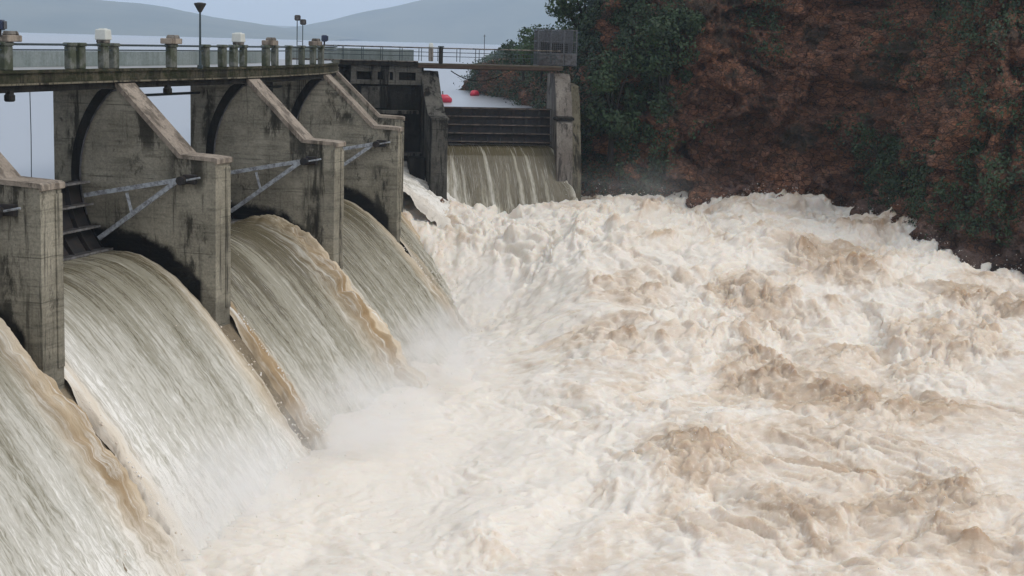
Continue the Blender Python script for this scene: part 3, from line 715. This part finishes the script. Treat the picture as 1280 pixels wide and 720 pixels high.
# far crest under the far sheet
ts = np.linspace(-2.5, 5.4, 26); s = np.linspace(0, 1, 10); T, S = np.meshgrid(ts, s)
o = link('spillway_crest', raw_mesh('spillway_crest', loft(fl, fw, S, T, prof_far(T)-.35, 0, .6).reshape(-1, 3), grid_faces(*T.shape)), M['wetc']); tag(o, kind='structure')

# cable slung below the footbridge, buoys on the lake
pts = []
p0, p1 = np.array([-5.2, 125.5, -2.3]), np.array([-1.2, 126.5, -2.5])
for k in range(15):
    u = k/14; p = p0*(1-u)+p1*u; pts.append((p[0]-p0[0], p[1]-p0[1], p[2]-p0[2]-1.6*u*(1-u)*1.6))
b = MB(); b.tube(pts, .045, 6); o = b.build('slack_cable', M['black'], None, True, loc=tuple(p0)); tag(o, 'slack dark cable sagging under the left half of the footbridge', 'cable')
def buoy(x, y, label, s=1.0, ang=0):
    t = thing('marker_buoy', label, 'buoy', (x, y, LAKE), ang, 'red buoys on the lake')
    b = MB(); b.tube([(-.8*s, 0, .05*s), (-.7*s, 0, .12*s), (-.35*s, 0, .3*s), (.35*s, 0, .3*s), (.7*s, 0, .12*s), (.8*s, 0, .05*s)], [.1*s, .28*s, .42*s, .42*s, .28*s, .1*s], 14); b.build('float', M['red'], t, True)
    b = MB(); b.tube([(0, 0, .6*s), (0, 0, 1.0*s)], .06*s, 8); b.build('lifting_eye', M['pale'], t)
LAKE = -7.05
buoy(-8.6, 186, 'red buoy beside the left pier of the far gate', 1.3, .2)
buoy(-5.6, 212, 'small tilted red buoy farther out beside the rocky bank', 1.0, 1.0)

# ------------------------------------------------------------------ river
def river_base(X, Y):
    far = np.interp(Y, [30, 55, 68, 78, 88, 98, 106, 113, 119, 140], [-19.4, -18.9, -18.2, -17.3, -16.2, -14.7, -13.2, -12.0, -11.6, -11.5])
    toe = np.interp(Y, [30, 55, 68, 85, 99, 107, 113, 118, 140], [-19.4, -18.9, -18.3, -18.0, -17.6, -16.9, -13.6, -11.9, -11.5])
    k = sstep(-3.2, 6, X); return toe*(1-k)+far*k
xs = np.concatenate([np.arange(-22, -14, .3), np.arange(-14, 36, .11), np.arange(36, 60, .4)]); ys = np.concatenate([np.arange(34, 50, .4), np.arange(50, 126, .11)])
X, Y = np.meshgrid(xs, ys)
wx = fbm(X*.12, Y*.12, 0, 61, 3)*3.0; wy = fbm(X*.12, Y*.12, 5, 62, 3)*3.0
Xw, Yw = X+wx, Y+wy
big = fbm(Xw*.11, Yw*.10, 1.5, 71, 3)
bl1 = billow(Xw*.22, Yw*.19, 2.5, 81, 5, .52)
rid = 1-np.abs(vn(Xw*.3+4, Yw*.26, 3.5, 91))*2; rid2 = 1-np.abs(vn(Xw*.85, Yw*.8, 6.5, 95))*2
bl2 = billow(Xw*.9, Yw*.85, 3.5, 101, 4, .55)
fine = fbm(X*2.4, Y*2.4, 2.5, 121, 3)
calm = 1-.75*np.exp(-(((X+4)/9)**2+((Y-66)/13)**2))     # spray-smoothed pool at the toe of the near falls
patch = sstep(-.35, .4, fbm(X*.07, Y*.07, 9, 131, 2))
bl3 = billow(X*2.1+wx, Y*1.9+wy, 5.5, 301, 3, .55)
act = .55+.75*sstep(-.4, .5, fbm(X*.09, Y*.09, 3, 311, 3))
boils = [(7.4, 98.7, 2.3), (14.4, 97.8, 2.7), (24.3, 110.5, 1.7), (5.3, 88.9, 2.2), (13.4, 83.4, 2.9), (16.6, 78.9, 2.0), (7.9, 68.4, 2.3), (11.1, 61.6, 2.2), (15.5, 63.2, 1.7), (19.0, 64.4, 1.5), (3.3, 65.1, 1.2),
         (24.0, 88.7, 2.2), (26.7, 87.6, 1.5), (-1.3, 66.9, 1.2), (-1.0, 103.8, 1.8), (21.2, 103.2, 2.3), (20.8, 76.9, 1.9), (1.9, 76.3, 1.2), (-.6, 58.7, 1.2), (17.8, 59.2, 1.5), (33, 84, 2.5), (30, 72, 2.2), (24, 61, 2.0), (28, 96, 2)]
boilh = X*0; boilm = X*0
gxx, gyy = fbm(X*.33, Y*.33, 1, 881, 4), fbm(X*.33, Y*.33, 1, 882, 4)
for bx, by, br in boils:
    dx_, dy_ = X+1.6*gxx-bx, Y+1.6*gyy-by; q2 = (dx_/br)**2+(dy_/(br*1.35))**2
    boilh = boilh+.36*br*.5*np.exp(-q2*1.1)*(1+.8*bl1)-.25*np.exp(-((dx_/br)**2+((dy_+br*1.5)/(br*.7))**2)); boilm = np.maximum(boilm, np.exp(-q2*.8))
farz = sstep(98, 112, Y)*(1-.8*sstep(0, -3, X)*sstep(114, 110, Y))
H = big*1.1+calm*(act*.62*bl1+boilm*(.36*bl2+.12*bl3)+act*patch*(.24*bl2+.09*bl3)+act*(.15*bl2+.06*bl3)+.22*rid*patch+.03*fine)+(1-calm)*.1*bl2+boilh+farz*(.45*bl1+.30*bl2+.10*bl3+.2*rid)
# breakers rolling off the cliff foot
H = H-.35*np.exp(-((Y-119)/5)**2-((X-17)/6)**2)+.5*np.exp(-((Y-118)/5)**2)*sstep(-2, 8, X)*(.4+vn(X*.3, Y*.2, 1, 7))+.6*np.exp(-((X-27)/5)**2-((Y-108)/7)**2)
Zr = river_base(X, Y)+H
gx = fbm(Xw*.35, Yw*.35, 8.5, 141, 3); 
Xd = X+.55*calm*gx+.18*fbm(X*1.3, Y*1.3, 3, 151, 2); Yd = Y+.5*calm*fbm(Xw*.35, Yw*.35, 12.5, 161, 3)-.45*calm*bl1
mp = fbm(Xw*.2, Yw*.17, 4, 171, 5, .62)
mud = .42*sstep(-.1, .5, mp)+.34*sstep(0, .5, fbm(Xw*.55, Yw*.5, 4, 173, 4))+.2*sstep(.1, .6, bl2)+.25*sstep(0, .5, bl1)*act+boilm*(.50+.55*sstep(-.1, .5, bl2))-.08
mud = np.clip(mud, 0, 1.3)*sstep(.2, 1, calm)+.30*sstep(104, 66, Y)*sstep(3, 17, X)*(.7+.6*fbm(Xw*.3, Yw*.3, 3, 777, 4))+.12*sstep(-.2, .4, fbm(Xw*.7, Yw*.6, 3, 778, 4))-.35*(1-calm)
tx = np.interp(Y, [50, 57, 68, 82, 97, 112], [-13, -11, -7.7, -4.9, -2.4, -1])
mud = mud+.25*farz*sstep(.1, .6, bl2)
mud = mud-.7*np.exp(-((X-tx-.5)/2.6)**2)
V = np.stack([Xd, Yd, Zr], -1).reshape(-1, 3)
o = link('river', raw_mesh('river', V, grid_faces(*X.shape), True, dict(mud=mud)), M['foam']); tag(o, kind='structure')
def river_z(x, y): # nearest grid value
    i = np.clip(np.searchsorted(ys, y), 0, len(ys)-1); j = np.clip(np.searchsorted(xs, x), 0, len(xs)-1); return Zr[i, j]
# droplets over the river: clustered on crests, at the toe of the falls and along the cliff
n = 14000
px = rng.uniform(-14, 40, n); py = 50+72*rng.random(n)**.8
i = np.clip(np.searchsorted(ys, py), 0, len(ys)-1); j = np.clip(np.searchsorted(xs, px), 0, len(xs)-1)
crest = H[i, j]+.5*rid[i, j]; keep = crest > .55+.5*rng.random(n)
px, py = px[keep], py[keep]; pz = Zr[i, j][keep]+.05+.55*rng.random(keep.sum())**2.5
spray_pts.append((np.stack([px, py, pz], -1), .010+.018*rng.random(len(px))**2))
toe = []
for k in range(5):
    A, B = piers[k], piers[k+1]; m = 260; s = rng.random(m); tt = 8.8+1.6*rng.standard_normal(m)
    p = loft(A, B, s, tt, 0); p[:, 2] = river_z(p[:, 0], p[:, 1])+.15+1.3*rng.random(m)**2
    toe.append((p, .010+.024*rng.random(m)**2))
spray_pts += toe
m = 500; ux = rng.uniform(3, 34, m); cy = np.interp(ux, [3, 14, 20, 25, 26.5, 27, 29.5, 34], [126, 121, 121, 120, 116, 108, 103, 101])-abs(rng.standard_normal(m))*.8
spray_pts.append((np.stack([ux, cy, river_z(ux, cy)+.1+1.0*rng.random(m)**3], -1), .010+.02*rng.random(m)**2))
ico_v = []; ph = (1+5**.5)/2
for a in (-1, 1):
    for c in (-ph, ph): ico_v += [(0, a, c), (a, c, 0), (c, 0, a)]
ico_v = np.array(ico_v, float); ico_v /= np.linalg.norm(ico_v[0])
fs = []
for a in range(12):
    for b_ in range(a+1, 12):
        for c in range(b_+1, 12):
            d = [np.linalg.norm(ico_v[p]-ico_v[q]) for p, q in ((a, b_), (b_, c), (a, c))]
            if max(d) < 1.1: fs.append((a, b_, c) if np.dot(np.cross(ico_v[b_]-ico_v[a], ico_v[c]-ico_v[a]), ico_v[a]) > 0 else (a, c, b_))
ico_f = np.array(fs)
P_ = np.concatenate([p for p, r in spray_pts]); r_ = np.concatenate([r for p, r in spray_pts])
st = 1+.8*rng.random((len(P_), 1, 3))
Vv = P_[:, None, :]+ico_v[None]*r_[:, None, None]*st; Ff = ico_f[None]+(np.arange(len(P_))*12)[:, None, None]
o = link('spray', raw_mesh('spray', Vv.reshape(-1, 3), Ff.reshape(-1, 3), True), M['spray']); tag(o, kind='stuff', label='white droplets and flecks of foam thrown up over the river and falls', cat='spray')

# ------------------------------------------------------------------ lake, bed, hills
b = MB(); e0 = near_path
pe = [tuple(p.p(-2.75, .7, LAKE)) for p in piers[:5]]+[tuple(piers[5].p(-2.6, .7, LAKE))]
pts2 = [(-9000, -200, LAKE), (-40, -200, LAKE), (-28, 20, LAKE)]+pe+[(-12.6, 122.2, LAKE), (-6.5, 123.4, LAKE), (2.6, 125.0, LAKE), (4.6, 128, LAKE), (7, 142, LAKE), (40, 200, LAKE), (9000, 700, LAKE), (9000, 9000, LAKE), (-9000, 9000, LAKE)]
o = link('lake', raw_mesh('lake', pts2, [tuple(range(len(pts2)))[::-1]]), M['lake']); tag(o, kind='structure')
if o.data.polygons[0].normal.z < 0: o.data.flip_normals()
o = link('ground', raw_mesh('ground', [(-9500, -300, BASE-.3), (9500, -300, BASE-.3), (9500, 9500, BASE-.3), (-9500, 9500, BASE-.3)], [(0, 1, 2, 3)]), M['rock']); tag(o, kind='structure')
def hill(name, prof, D, depth, seed):
    """prof: list (column-direction x/y ratio, height m) describing the crest, a real ridge at distance D"""
    px_, ph_ = zip(*prof); u = np.linspace(px_[0], px_[-1], 220); hh = np.interp(u, px_, ph_)
    v = np.linspace(0, 1, 24); Uu, Vv_ = np.meshgrid(u, v)
    Hh = np.interp(Uu, px_, ph_); env = np.sin(np.pi*np.clip(Vv_, 0, 1))**.8
    Xh = Uu*D; Yh = D+(Vv_-.35)*depth
    rough = fbm(Xh/260, Yh/260, 0, seed, 5)
    Zh = LAKE-3+Hh*env*(1+.16*rough*(.3+env*.7))+0
    o = link(name, raw_mesh(name, np.stack([Xh, Yh, Zh], -1).reshape(-1, 3), grid_faces(*Xh.shape), True), M['hill']); tag(o, kind='structure')
def hgt(px, py, D): # crest height that a ridge at D needs to stand behind that column
    return (36+.0268*px-py)*D/2000+10
def prof_px(lst, D): return [((x-640)/2000, hgt(x, y, D)) for x, y in lst]
hill('hills', prof_px([(-700, -20), (-300, -30), (0, -14), (60, -8), (100, -2), (170, 6), (230, 17), (300, 28), (345, 36), (400, 44), (430, 48)], 4200), 4200, 1500, 1)
hill('hills', prof_px([(250, 44), (300, 38), (350, 34), (400, 26), (450, 14), (480, 6), (520, -4), (570, -10), (640, -22), (720, -18), (900, -30), (1300, -20), (1500, 60)], 5200), 5200, 1800, 2)
hill('hills', prof_px([(120, 38), (200, 26), (260, 27), (330, 31), (400, 33), (460, 35), (560, 46)], 7400), 7400, 1500, 3)

# ------------------------------------------------------------------ cliff
foot = smooth_path([(-9, 236), (-3.5, 208), (.5, 178), (3.4, 150), (3.9, 133), (5.0, 126.8), (8.5, 124.0), (14, 122.6), (20, 122.5), (25.2, 121.5), (27.2, 117), (27.8, 109.5), (30, 105), (35, 103.5), (46, 101), (64, 96)], 14)
s_f = np.concatenate([[0], np.cumsum(np.linalg.norm(np.diff(foot, axis=0), axis=1))])
sv = np.concatenate([np.arange(0, 95, .7), np.arange(95, s_f[-1], .17)])
fx, fy = np.interp(sv, s_f, foot[:, 0]), np.interp(sv, s_f, foot[:, 1])
fx = np.convolve(np.pad(fx, 6, 'edge'), np.ones(13)/13, 'valid'); fy = np.convolve(np.pad(fy, 6, 'edge'), np.ones(13)/13, 'valid')
dx, dy = np.gradient(fx), np.gradient(fy); ln = np.hypot(dx, dy); nx_, ny_ = -dy/ln, dx/ln      # into the rock (left of travel)
top = np.interp(sv, [0, 30, 58, 86, 105, 125, 400], [-3, -.5, 2, 3.5, 14, 22, 26])
nr = 190; v = np.linspace(0, 1, nr)
Vg, Sg = np.meshgrid(v, sv); FX, NX = np.meshgrid(v, fx)[1], np.meshgrid(v, nx_)[1]; FY, NY = np.meshgrid(v, fy)[1], np.meshgrid(v, ny_)[1]; TP = np.meshgrid(v, top)[1]
Zc = -21+(TP+21)*Vg
lean = .30*(Zc+14).clip(0)+.5*sstep(-10.5, -14, Zc)*(-1.8)
def cells(x, y, z, seed):
    xi, yi, zi = np.floor(x).astype(np.int64), np.floor(y).astype(np.int64), np.floor(z).astype(np.int64)
    best = np.full(x.shape, 1e9); val = np.zeros(x.shape); gr = np.zeros(x.shape)
    for a in (-1, 0, 1):
        for b in (-1, 0, 1):
            for c in (-1, 0, 1):
                X0, Y0, Z0 = xi+a, yi+b, zi+c
                cx, cy, cz = X0+_h(X0, Y0, Z0, seed), Y0+_h(X0, Y0, Z0, seed+1), Z0+_h(X0, Y0, Z0, seed+2)
                d = (x-cx)**2+(y-cy)**2+(z-cz)**2; k = d < best
                tilt = (_h(X0, Y0, Z0, seed+4)-.5)*(x-cx)*1.4+(_h(X0, Y0, Z0, seed+5)-.5)*(z-cz)*1.6
                best = np.where(k, d, best); val = np.where(k, _h(X0, Y0, Z0, seed+3)+tilt, val)
    return val, best
warp = fbm(Sg*.3, Zc*.3, 0, 201, 3)*1.2
a_, b_a = cells(Sg*.28+warp*.3, Zc*.42+Sg*.07, Sg*0+.5, 211)
c_, _b = cells(Sg*.8+warp, Zc*1.25+Sg*.2, Sg*0+.5, 221)
e_, _c = cells(Sg*2.1, Zc*3.0+Sg*.5+warp, Sg*0+.5, 231)
off = lean-(1.9*(a_-.5)+.7*(c_-.5)+.24*(e_-.5)+1.8*fbm(Sg*.1, Zc*.1, 0, 241, 3)+1.3*np.abs(vn(Sg*.28+warp*.4, Zc*.05, 0, 243))-.22*sstep(.5, .9, np.mod(Zc*.5+Sg*.16+warp*2.2+fbm(Sg*.15, Zc*.2, 0, 255, 3)*2.5, 1))+.2*fbm(Sg*2, Zc*2, 0, 251, 3))
back = sstep(.93, 1, Vg)*14
Xc = FX+NX*(off+back); Yc = FY+NY*(off+back)
Vc = np.stack([Xc, Yc, Zc+back*.15], -1)
o = link('cliff', raw_mesh('cliff', Vc.reshape(-1, 3), grid_faces(*Xc.shape)), M['rock']); tag(o, kind='structure')
if o.data.polygons[len(o.data.polygons)//2].normal.dot(Vector((-nx_[len(sv)//2], -ny_[len(sv)//2], 0))) < 0: o.data.flip_normals()

# boulders at the cliff foot
def boulder(x, y, z, s, seed, label):
    import bmesh
    bm = bmesh.new(); bmesh.ops.create_icosphere(bm, subdivisions=4, radius=1)
    co = np.array([v.co[:] for v in bm.verts]); c1, _ = cells(co[:, 0]*1.2+seed, co[:, 1]*1.2, co[:, 2]*1.2, 300+seed)
    f = .8+.45*c1+.1*fbm(co[:, 0]*3, co[:, 1]*3, co[:, 2]*3, seed)
    for v, k in zip(bm.verts, f): v.co = v.co*k
    me = bpy.data.meshes.new('boulder'); bm.to_mesh(me); bm.free()
    o = link('boulder', me, M['rock'], loc=(x, y, z)); o.scale = (s, s*.8, s*.7); o.rotation_euler = (seed, seed*2, seed*3); tag(o, label, 'boulder', 'boulders at the cliff foot')
for k, (x, y, z, s, l) in enumerate([(28.6, 107.5, -13.2, 1.3, 'reddish boulder at the corner of the cliff foot where white surf breaks'), (31.5, 102.2, -14, 1.0, 'brown boulder at the waterline near the right edge'), (34.2, 101.2, -12.6, 1.6, 'large orange-brown boulder at the right edge above the foam'),
                                     (25.7, 118.3, -12.1, .9, 'small dark boulder above the foam where the cliff foot turns'), (20.5, 120.6, -11.6, .8, 'pale pinkish boulder at the middle of the cliff foot'), (-5.9, 118.2, -12.0, 1.0, 'brown wet rock beside the white splash at the foot of the dark wall')]):
    boulder(x, y, z, s, k+1, l)

# ------------------------------------------------------------------ vegetation
def leaves(P, N, size, mat_name, name, parent=None, jitter=.6, base=(0, 0, 0)):
    """P (n,3) leaf centres, N (n,3) rough facing; every leaf a bent quad"""
    n = len(P); d = N+rng.normal(0, jitter, (n, 3)); d /= np.linalg.norm(d, axis=1)[:, None]
    r = rng.normal(0, 1, (n, 3)); a = np.cross(d, r); a /= np.linalg.norm(a, axis=1)[:, None]; b = np.cross(d, a)
    s = (size*(.5+rng.random(n)))[:, None]
    q = np.stack([P-a*s*.5, P-b*s*.28, P+a*s*.5-d*s*.15, P+b*s*.28], 1)-np.array(base)
    return link(name, raw_mesh(name, q.reshape(-1, 3), np.arange(4*n).reshape(n, 4)), M[mat_name], parent)
# scrub: patches of leaves over the cliff
flat = Vc.reshape(-1, 3); Nn = np.stack([-NX, -NY, NX*0+.5], -1).reshape(-1, 3)
cc = 640+2000*flat[:, 0]/flat[:, 1]; rr = 36+.0268*cc-flat[:, 2]*2000/flat[:, 1]     # only used to lay patches roughly as wide as those on the real cliff
def patch_w():
    w = np.zeros(len(flat)); sx, z = flat[:, 0], flat[:, 2]
    def blob(cx, cz, rx, rz, k): return k*np.exp(-((sx-cx)/rx)**2-((z-cz)/rz)**2)
    w += blob(9.5, -4, 2.6, 12, 1.4)+blob(5.5, 0, 4.0, 9, 2.2)+blob(8.5, 2, 4.0, 6, 1.8)+blob(8.8, -7, 2.8, 6, 1.9)
    w += blob(19.3, 2.5, 2.0, 4.5, 1.3)+blob(16.8, 4, 1.5, 2, .5)+blob(14.5, -6.5, 1.5, 1.5, .55)
    w += blob(28.5, 1.5, 1.5, 5, 1.3)+blob(31, 3, 1, 3, .8)
    w += blob(28.5, -9.3, 3.4, 2.6, 1.5)+blob(25.5, -5.8, 1.8, 1.6, .8)+blob(31.5, -7, 2.2, 4.5, 1.3)+blob(36, -3, 3.0, 5, 1.4)+blob(34.5, 2, 3, 3, 1.0)+blob(20, -5, 1.5, 1, .4)
    w += 1.2*sstep(10.5, 8.5, sx)*sstep(-13, -11, z)+.9*(flat[:, 1] > 134)+.5*sstep(1, 6, z)*sstep(12, 22, sx)*0
    n = fbm(flat[:, 0]*.5, flat[:, 2]*.18, flat[:, 1]*.1, 401, 4)
    return w+n*.6-.1
w = patch_w(); ok = (w > .42) & (flat[:, 2] > -12.2) & (np.arange(len(flat)) % nr < nr*.95)
idx = np.nonzero(ok)[0]; print('scrub candidates', len(idx))
pick = rng.choice(idx, 165000, p=np.clip(w[idx]-.3, .05, 1.2)/np.clip(w[idx]-.3, .05, 1.2).sum())
Pp = flat[pick]+Nn[pick]*(.1+.9*rng.random((len(pick), 1))**1.5*np.clip(w[pick]-.3, .2, 1.1)[:, None])+rng.normal(0, .15, (len(pick), 3))
cl = fbm(Pp[:, 0]*.9, Pp[:, 2]*.9, Pp[:, 1]*.4, 411, 3) > -.12
Pp, Np = Pp[cl], Nn[pick][cl]
o = leaves(Pp, Np, .24, 'leaf', 'cliff_scrub'); tag(o, 'dark green scrub hanging in patches over the rock face', 'scrub', kind='stuff')

def tree(name, x, y, z0, h, r, n, mat, label, cat='tree', grp=None, leaf=.3, nl=7, squash=.8, lean_=(0, 0), low=.18):
    t = thing(name, label, cat, (x, y, z0), 0, grp); rs = random.Random(int(x*31+y*7))
    b = MB(); lx, ly = lean_
    trunk_top = h*.72; b.tube([(0, 0, -.5), (lx*.3, ly*.3, h*.3), (lx*.7, ly*.7, trunk_top)], [max(.05, h*.03), max(.04, h*.022), .03], 7)
    cs = []
    for k in range(nl):
        a = k*2.4+rs.random(); rad = r*(.35+.45*rs.random()); zz = h*(low+(.92-low)*rs.random()); cx, cy = lx*zz/h+rad*math.cos(a), ly*zz/h+rad*math.sin(a)
        b.tube([(lx*.4, ly*.4, h*(.2+.3*rs.random())), (cx*.5+lx*.2, cy*.5+ly*.2, zz*.75), (cx, cy, zz)], [h*.014+.015, h*.009+.01, .012], 5)
        cs.append((cx, cy, zz, r*(.32+.3*rs.random())))
    b.build('trunk', M['bark'], t)
    out = []
    per = n//nl
    for cx, cy, cz, cr in cs:
        d = rng.normal(0, 1, (per, 3)); d /= np.linalg.norm(d, axis=1)[:, None]; rad = cr*(.45+.62*rng.random((per, 1))**.6)
        p = d*rad*np.array([1, 1, squash])+np.array([cx, cy, cz]); keep = fbm(p[:, 0]*1.6, p[:, 1]*1.6, p[:, 2]*1.6, 77, 2) > -.22; out.append((p[keep], d[keep]))
    P = np.concatenate([o[0] for o in out]); N = np.concatenate([o[1] for o in out])
    leaves(P, N, leaf, mat, 'crown', t, .5)
    return t
# trees on the slope left of the cliff
G1 = 'trees on the slope behind the footbridge'
tree('slope_tree', 5.6, 139, -1.5, 8.5, 3.4, 9000, 'leaf2', 'pale green tree on the skyline above the mesh cage', grp=G1, nl=10)
tree('slope_tree', 8.8, 134, -5, 13, 4.4, 12000, 'leaf3', 'large bluish dark tree rising out of the picture right of the mesh cage', grp=G1, nl=14)
tree('slope_tree', 7.4, 124.8, -8.5, 8.5, 2.6, 7000, 'leaf', 'dark bushy tree directly behind the right end of the footbridge', grp=G1, nl=10)
tree('slope_tree', 11.3, 125.0, -6.5, 10, 2.8, 7000, 'leaf', 'dark tree hugging the left margin of the red rock face', grp=G1, nl=11)
tree('slope_tree', 2.2, 150, -3, 4.2, 2.6, 2600, 'leaf2', 'low green bush on the bank left of the mesh cage', 'bush', grp=G1, nl=7)
tree('slope_tree', .6, 172, -3.5, 5, 3.2, 2600, 'leaf', 'dark bush on the rocky point farther along the bank', 'bush', grp=G1, nl=7)
tree('cliff_shrub', 35.0, 104.5, -13.5, 2.6, 1.5, 1500, 'leaf2', 'bright green shrub just above the foam near the right edge', 'shrub', leaf=.2, nl=7)
tree('cliff_shrub', 31.4, 105.6, -13.0, 3.4, 2.3, 2600, 'leaf', 'dark round shrub above the bright surf at the cliff corner', 'shrub', leaf=.22, nl=8)
tree('cliff_shrub', 26.9, 119.5, -8.5, 3.0, 1.7, 1500, 'leaf', 'small dark shrub rooted in the middle of the right rock face', 'shrub', leaf=.22, nl=7)
# headland across the lake
hx = np.linspace(-26, 60, 160); hv = np.linspace(0, 1, 24); HX, HV = np.meshgrid(hx, hv)
crest = np.interp(HX, [-26, -16, -10, -2, 6, 14, 60], [-2, 4, 6.3, 7.5, 5, 8, 22])
HZ = LAKE-2+(crest)*np.sin(np.pi*HV)**.6*(1+.2*fbm(HX*.15, HV*4, 0, 77, 4)); HY = 620+(HV-.3)*90
HX2 = HX*1.0
o = link('headland', raw_mesh('headland', np.stack([HX2+8, HY, HZ], -1).reshape(-1, 3), grid_faces(*HX.shape), True), M['hill']); tag(o, kind='structure')
P = []
hp = np.stack([HX2+8, HY, HZ], -1)[3:15].reshape(-1, 3); pk = rng.integers(0, len(hp), 9000); P = hp[pk]+rng.normal(0, .6, (9000, 3))+np.array([0, 0, .6])
o = leaves(P, np.tile([[0, -.6, .8]], (9000, 1)), 1.3, 'leaf', 'headland_trees'); tag(o, 'distant dark wooded headland across the lake', 'wood', kind='stuff')
t = thing('utility_pole', 'thin dark pole standing against the pale hill left of the headland', 'pole', (-11.8, 560, LAKE)); b = MB(); b.tube([(0, 0, 0), (0, 0, 9.5)], .13, 6); b.build('shaft', M['bark'], t); b = MB(); b.beam((-.5, 0, 9.0), (.5, 0, 9.0), .12, .12); b.build('cross_arm', M['bark'], t)

# ------------------------------------------------------------------ mist and haze
def vol(name, verts, faces, colr, dens, label, aniso=.2, node=None):
    m = bpy.data.materials.new(name); m.use_nodes = True; nt = m.node_tree; nt.nodes.clear(); o = nt.nodes.new('ShaderNodeOutputMaterial'); v = nt.nodes.new('ShaderNodeVolumePrincipled')
    v.inputs['Color'].default_value = (*colr, 1); v.inputs['Density'].default_value = dens; v.inputs['Anisotropy'].default_value = aniso; nt.links.new(v.outputs[0], o.inputs['Volume'])
    ob = link(name, raw_mesh(name, verts, faces), m); tag(ob, label, 'haze', kind='stuff'); return ob, nt, v
x0, x1, y0, y1, z0, z1 = -9700, 9700, -350, 9600, BASE-1.5, 900
vol('haze', [(x0, y0, z0), (x1, y0, z0), (x1, y1, z0), (x0, y1, z0), (x0, y0, z1), (x1, y0, z1), (x1, y1, z1), (x0, y1, z1)], [(3, 2, 1, 0), (4, 5, 6, 7), (0, 1, 5, 4), (1, 2, 6, 5), (2, 3, 7, 6), (3, 0, 4, 7)], (.70, .84, 1.0), .00019, 'thin bluish haze over the lake and valley', 0)

# ------------------------------------------------------------------ light, sky, camera
sun_el, sun_az = 46, 108       # azimuth clockwise from +Y (towards the cliff side)
w = bpy.data.worlds.new('World'); bpy.context.scene.world = w; w.use_nodes = True; nt = w.node_tree; nt.nodes.clear(); g = NG(nt)
wo = g.n('ShaderNodeOutputWorld'); bg = g.n('ShaderNodeBackground'); sky = g.n('ShaderNodeTexSky'); sky.sky_type = 'NISHITA'; sky.sun_disc = False
sky.sun_elevation = R(sun_el); sky.sun_rotation = R(sun_az); sky.air_density = 1.0; sky.dust_density = 2.0; sky.ozone_density = 2.0
tc = g.n('ShaderNodeTexCoord'); cn = g.noise(g.mapp(tc.outputs['Generated'], (1, 1, 3.5)), 2.2, 6, .6)
el = g.sep(tc.outputs['Generated'])[2]
cloudc = g.mix(g.rng(el, .0, .5), (7.4, 8.2, 9.8), (9.8, 9.7, 9.6))
cloudc = g.mix(g.rng(cn, .35, .7, 0, .35), cloudc, (6.6, 7.2, 8.9))
g.l(g.mix(.85, sky.outputs[0], cloudc), bg.inputs[0]); bg.inputs[1].default_value = .1; g.l(bg.outputs[0], wo.inputs[0])
ld = bpy.data.lights.new('sun', 'SUN'); ld.energy = 1.6; ld.angle = R(30); ld.color = (1, .95, .88)
lo = bpy.data.objects.new('sun', ld); col.objects.link(lo)
dirv = Vector((math.sin(R(sun_az))*math.cos(R(sun_el)), math.cos(R(sun_az))*math.cos(R(sun_el)), math.sin(R(sun_el))))
lo.rotation_euler = dirv.to_track_quat('Z', 'Y').to_euler(); lo.location = (0, 60, 60)
cd = bpy.data.cameras.new('camera'); cam = bpy.data.objects.new('camera', cd); col.objects.link(cam)
cd.lens = 56.25; cd.sensor_width = 36; cd.clip_end = 20000; cd.clip_start = .1
cam.matrix_world = Matrix.Rotation(R(90-8.72), 4, 'X') @ Matrix.Rotation(R(1.53), 4, 'Z')
sc = bpy.context.scene; sc.camera = cam
sc.view_settings.view_transform = 'Standard'; sc.view_settings.look = 'None'; sc.view_settings.gamma = 1; sc.view_settings.exposure = 0; sc.view_settings.use_curve_mapping = False
def mist(name, c, r, dens, label, seed):
    import bmesh
    bm = bmesh.new(); bmesh.ops.create_icosphere(bm, subdivisions=3, radius=1.0); me = bpy.data.meshes.new(name); bm.to_mesh(me); bm.free()
    m = bpy.data.materials.new(name); m.use_nodes = True; nt = m.node_tree; nt.nodes.clear(); g = NG(nt); o = g.n('ShaderNodeOutputMaterial'); v = g.n('ShaderNodeVolumePrincipled')
    v.inputs['Color'].default_value = (1, 1, 1, 1)
    co = g.coord(); gr = g.n('ShaderNodeTexGradient'); gr.gradient_type = 'QUADRATIC_SPHERE'; g.l(co, gr.inputs[0]); n = g.noise(g.mapp(co, loc=(seed, 0, 0)), 2.6, 3, .6)
    g.l(g.math('MULTIPLY', g.math('MULTIPLY', gr.outputs['Fac'], dens), g.rng(n, .35, .7, .15, 1.6)), v.inputs['Density']); g.l(v.outputs[0], o.inputs['Volume'])
    ob = link(name, me, m, None, c); ob.scale = r; tag(ob, label, 'mist', kind='stuff')
mist('mist', (-10.6, 60.0, -17.2), (4.6, 8, 3.2), .5, 'white spray mist where the leftmost fall strikes the river', 1)
mist('mist', (-6.6, 70.5, -16.9), (5.2, 9.5, 3.4), .45, 'white spray mist at the foot of the widest near fall', 4)
mist('mist', (-3.6, 83.5, -16.4), (5.0, 9.0, 3.2), .45, 'white spray mist at the foot of the second near fall', 9)
mist('mist', (-1.4, 97, -15.2), (3.4, 8.0, 2.6), .35, 'white spray mist at the foot of the fall nearest the dark wall', 13)
mist('mist', (9.5, 119.5, -10.6), (10, 4.5, 3.2), .06, 'thin mist below the dark trees at the cliff foot', 7)
sc.cycles.volume_step_rate = 1; sc.cycles.volume_max_steps = 128
sc.cycles.volume_bounces = 8; sc.cycles.max_bounces = 9; sc.cycles.diffuse_bounces = 4; sc.cycles.use_denoising = True
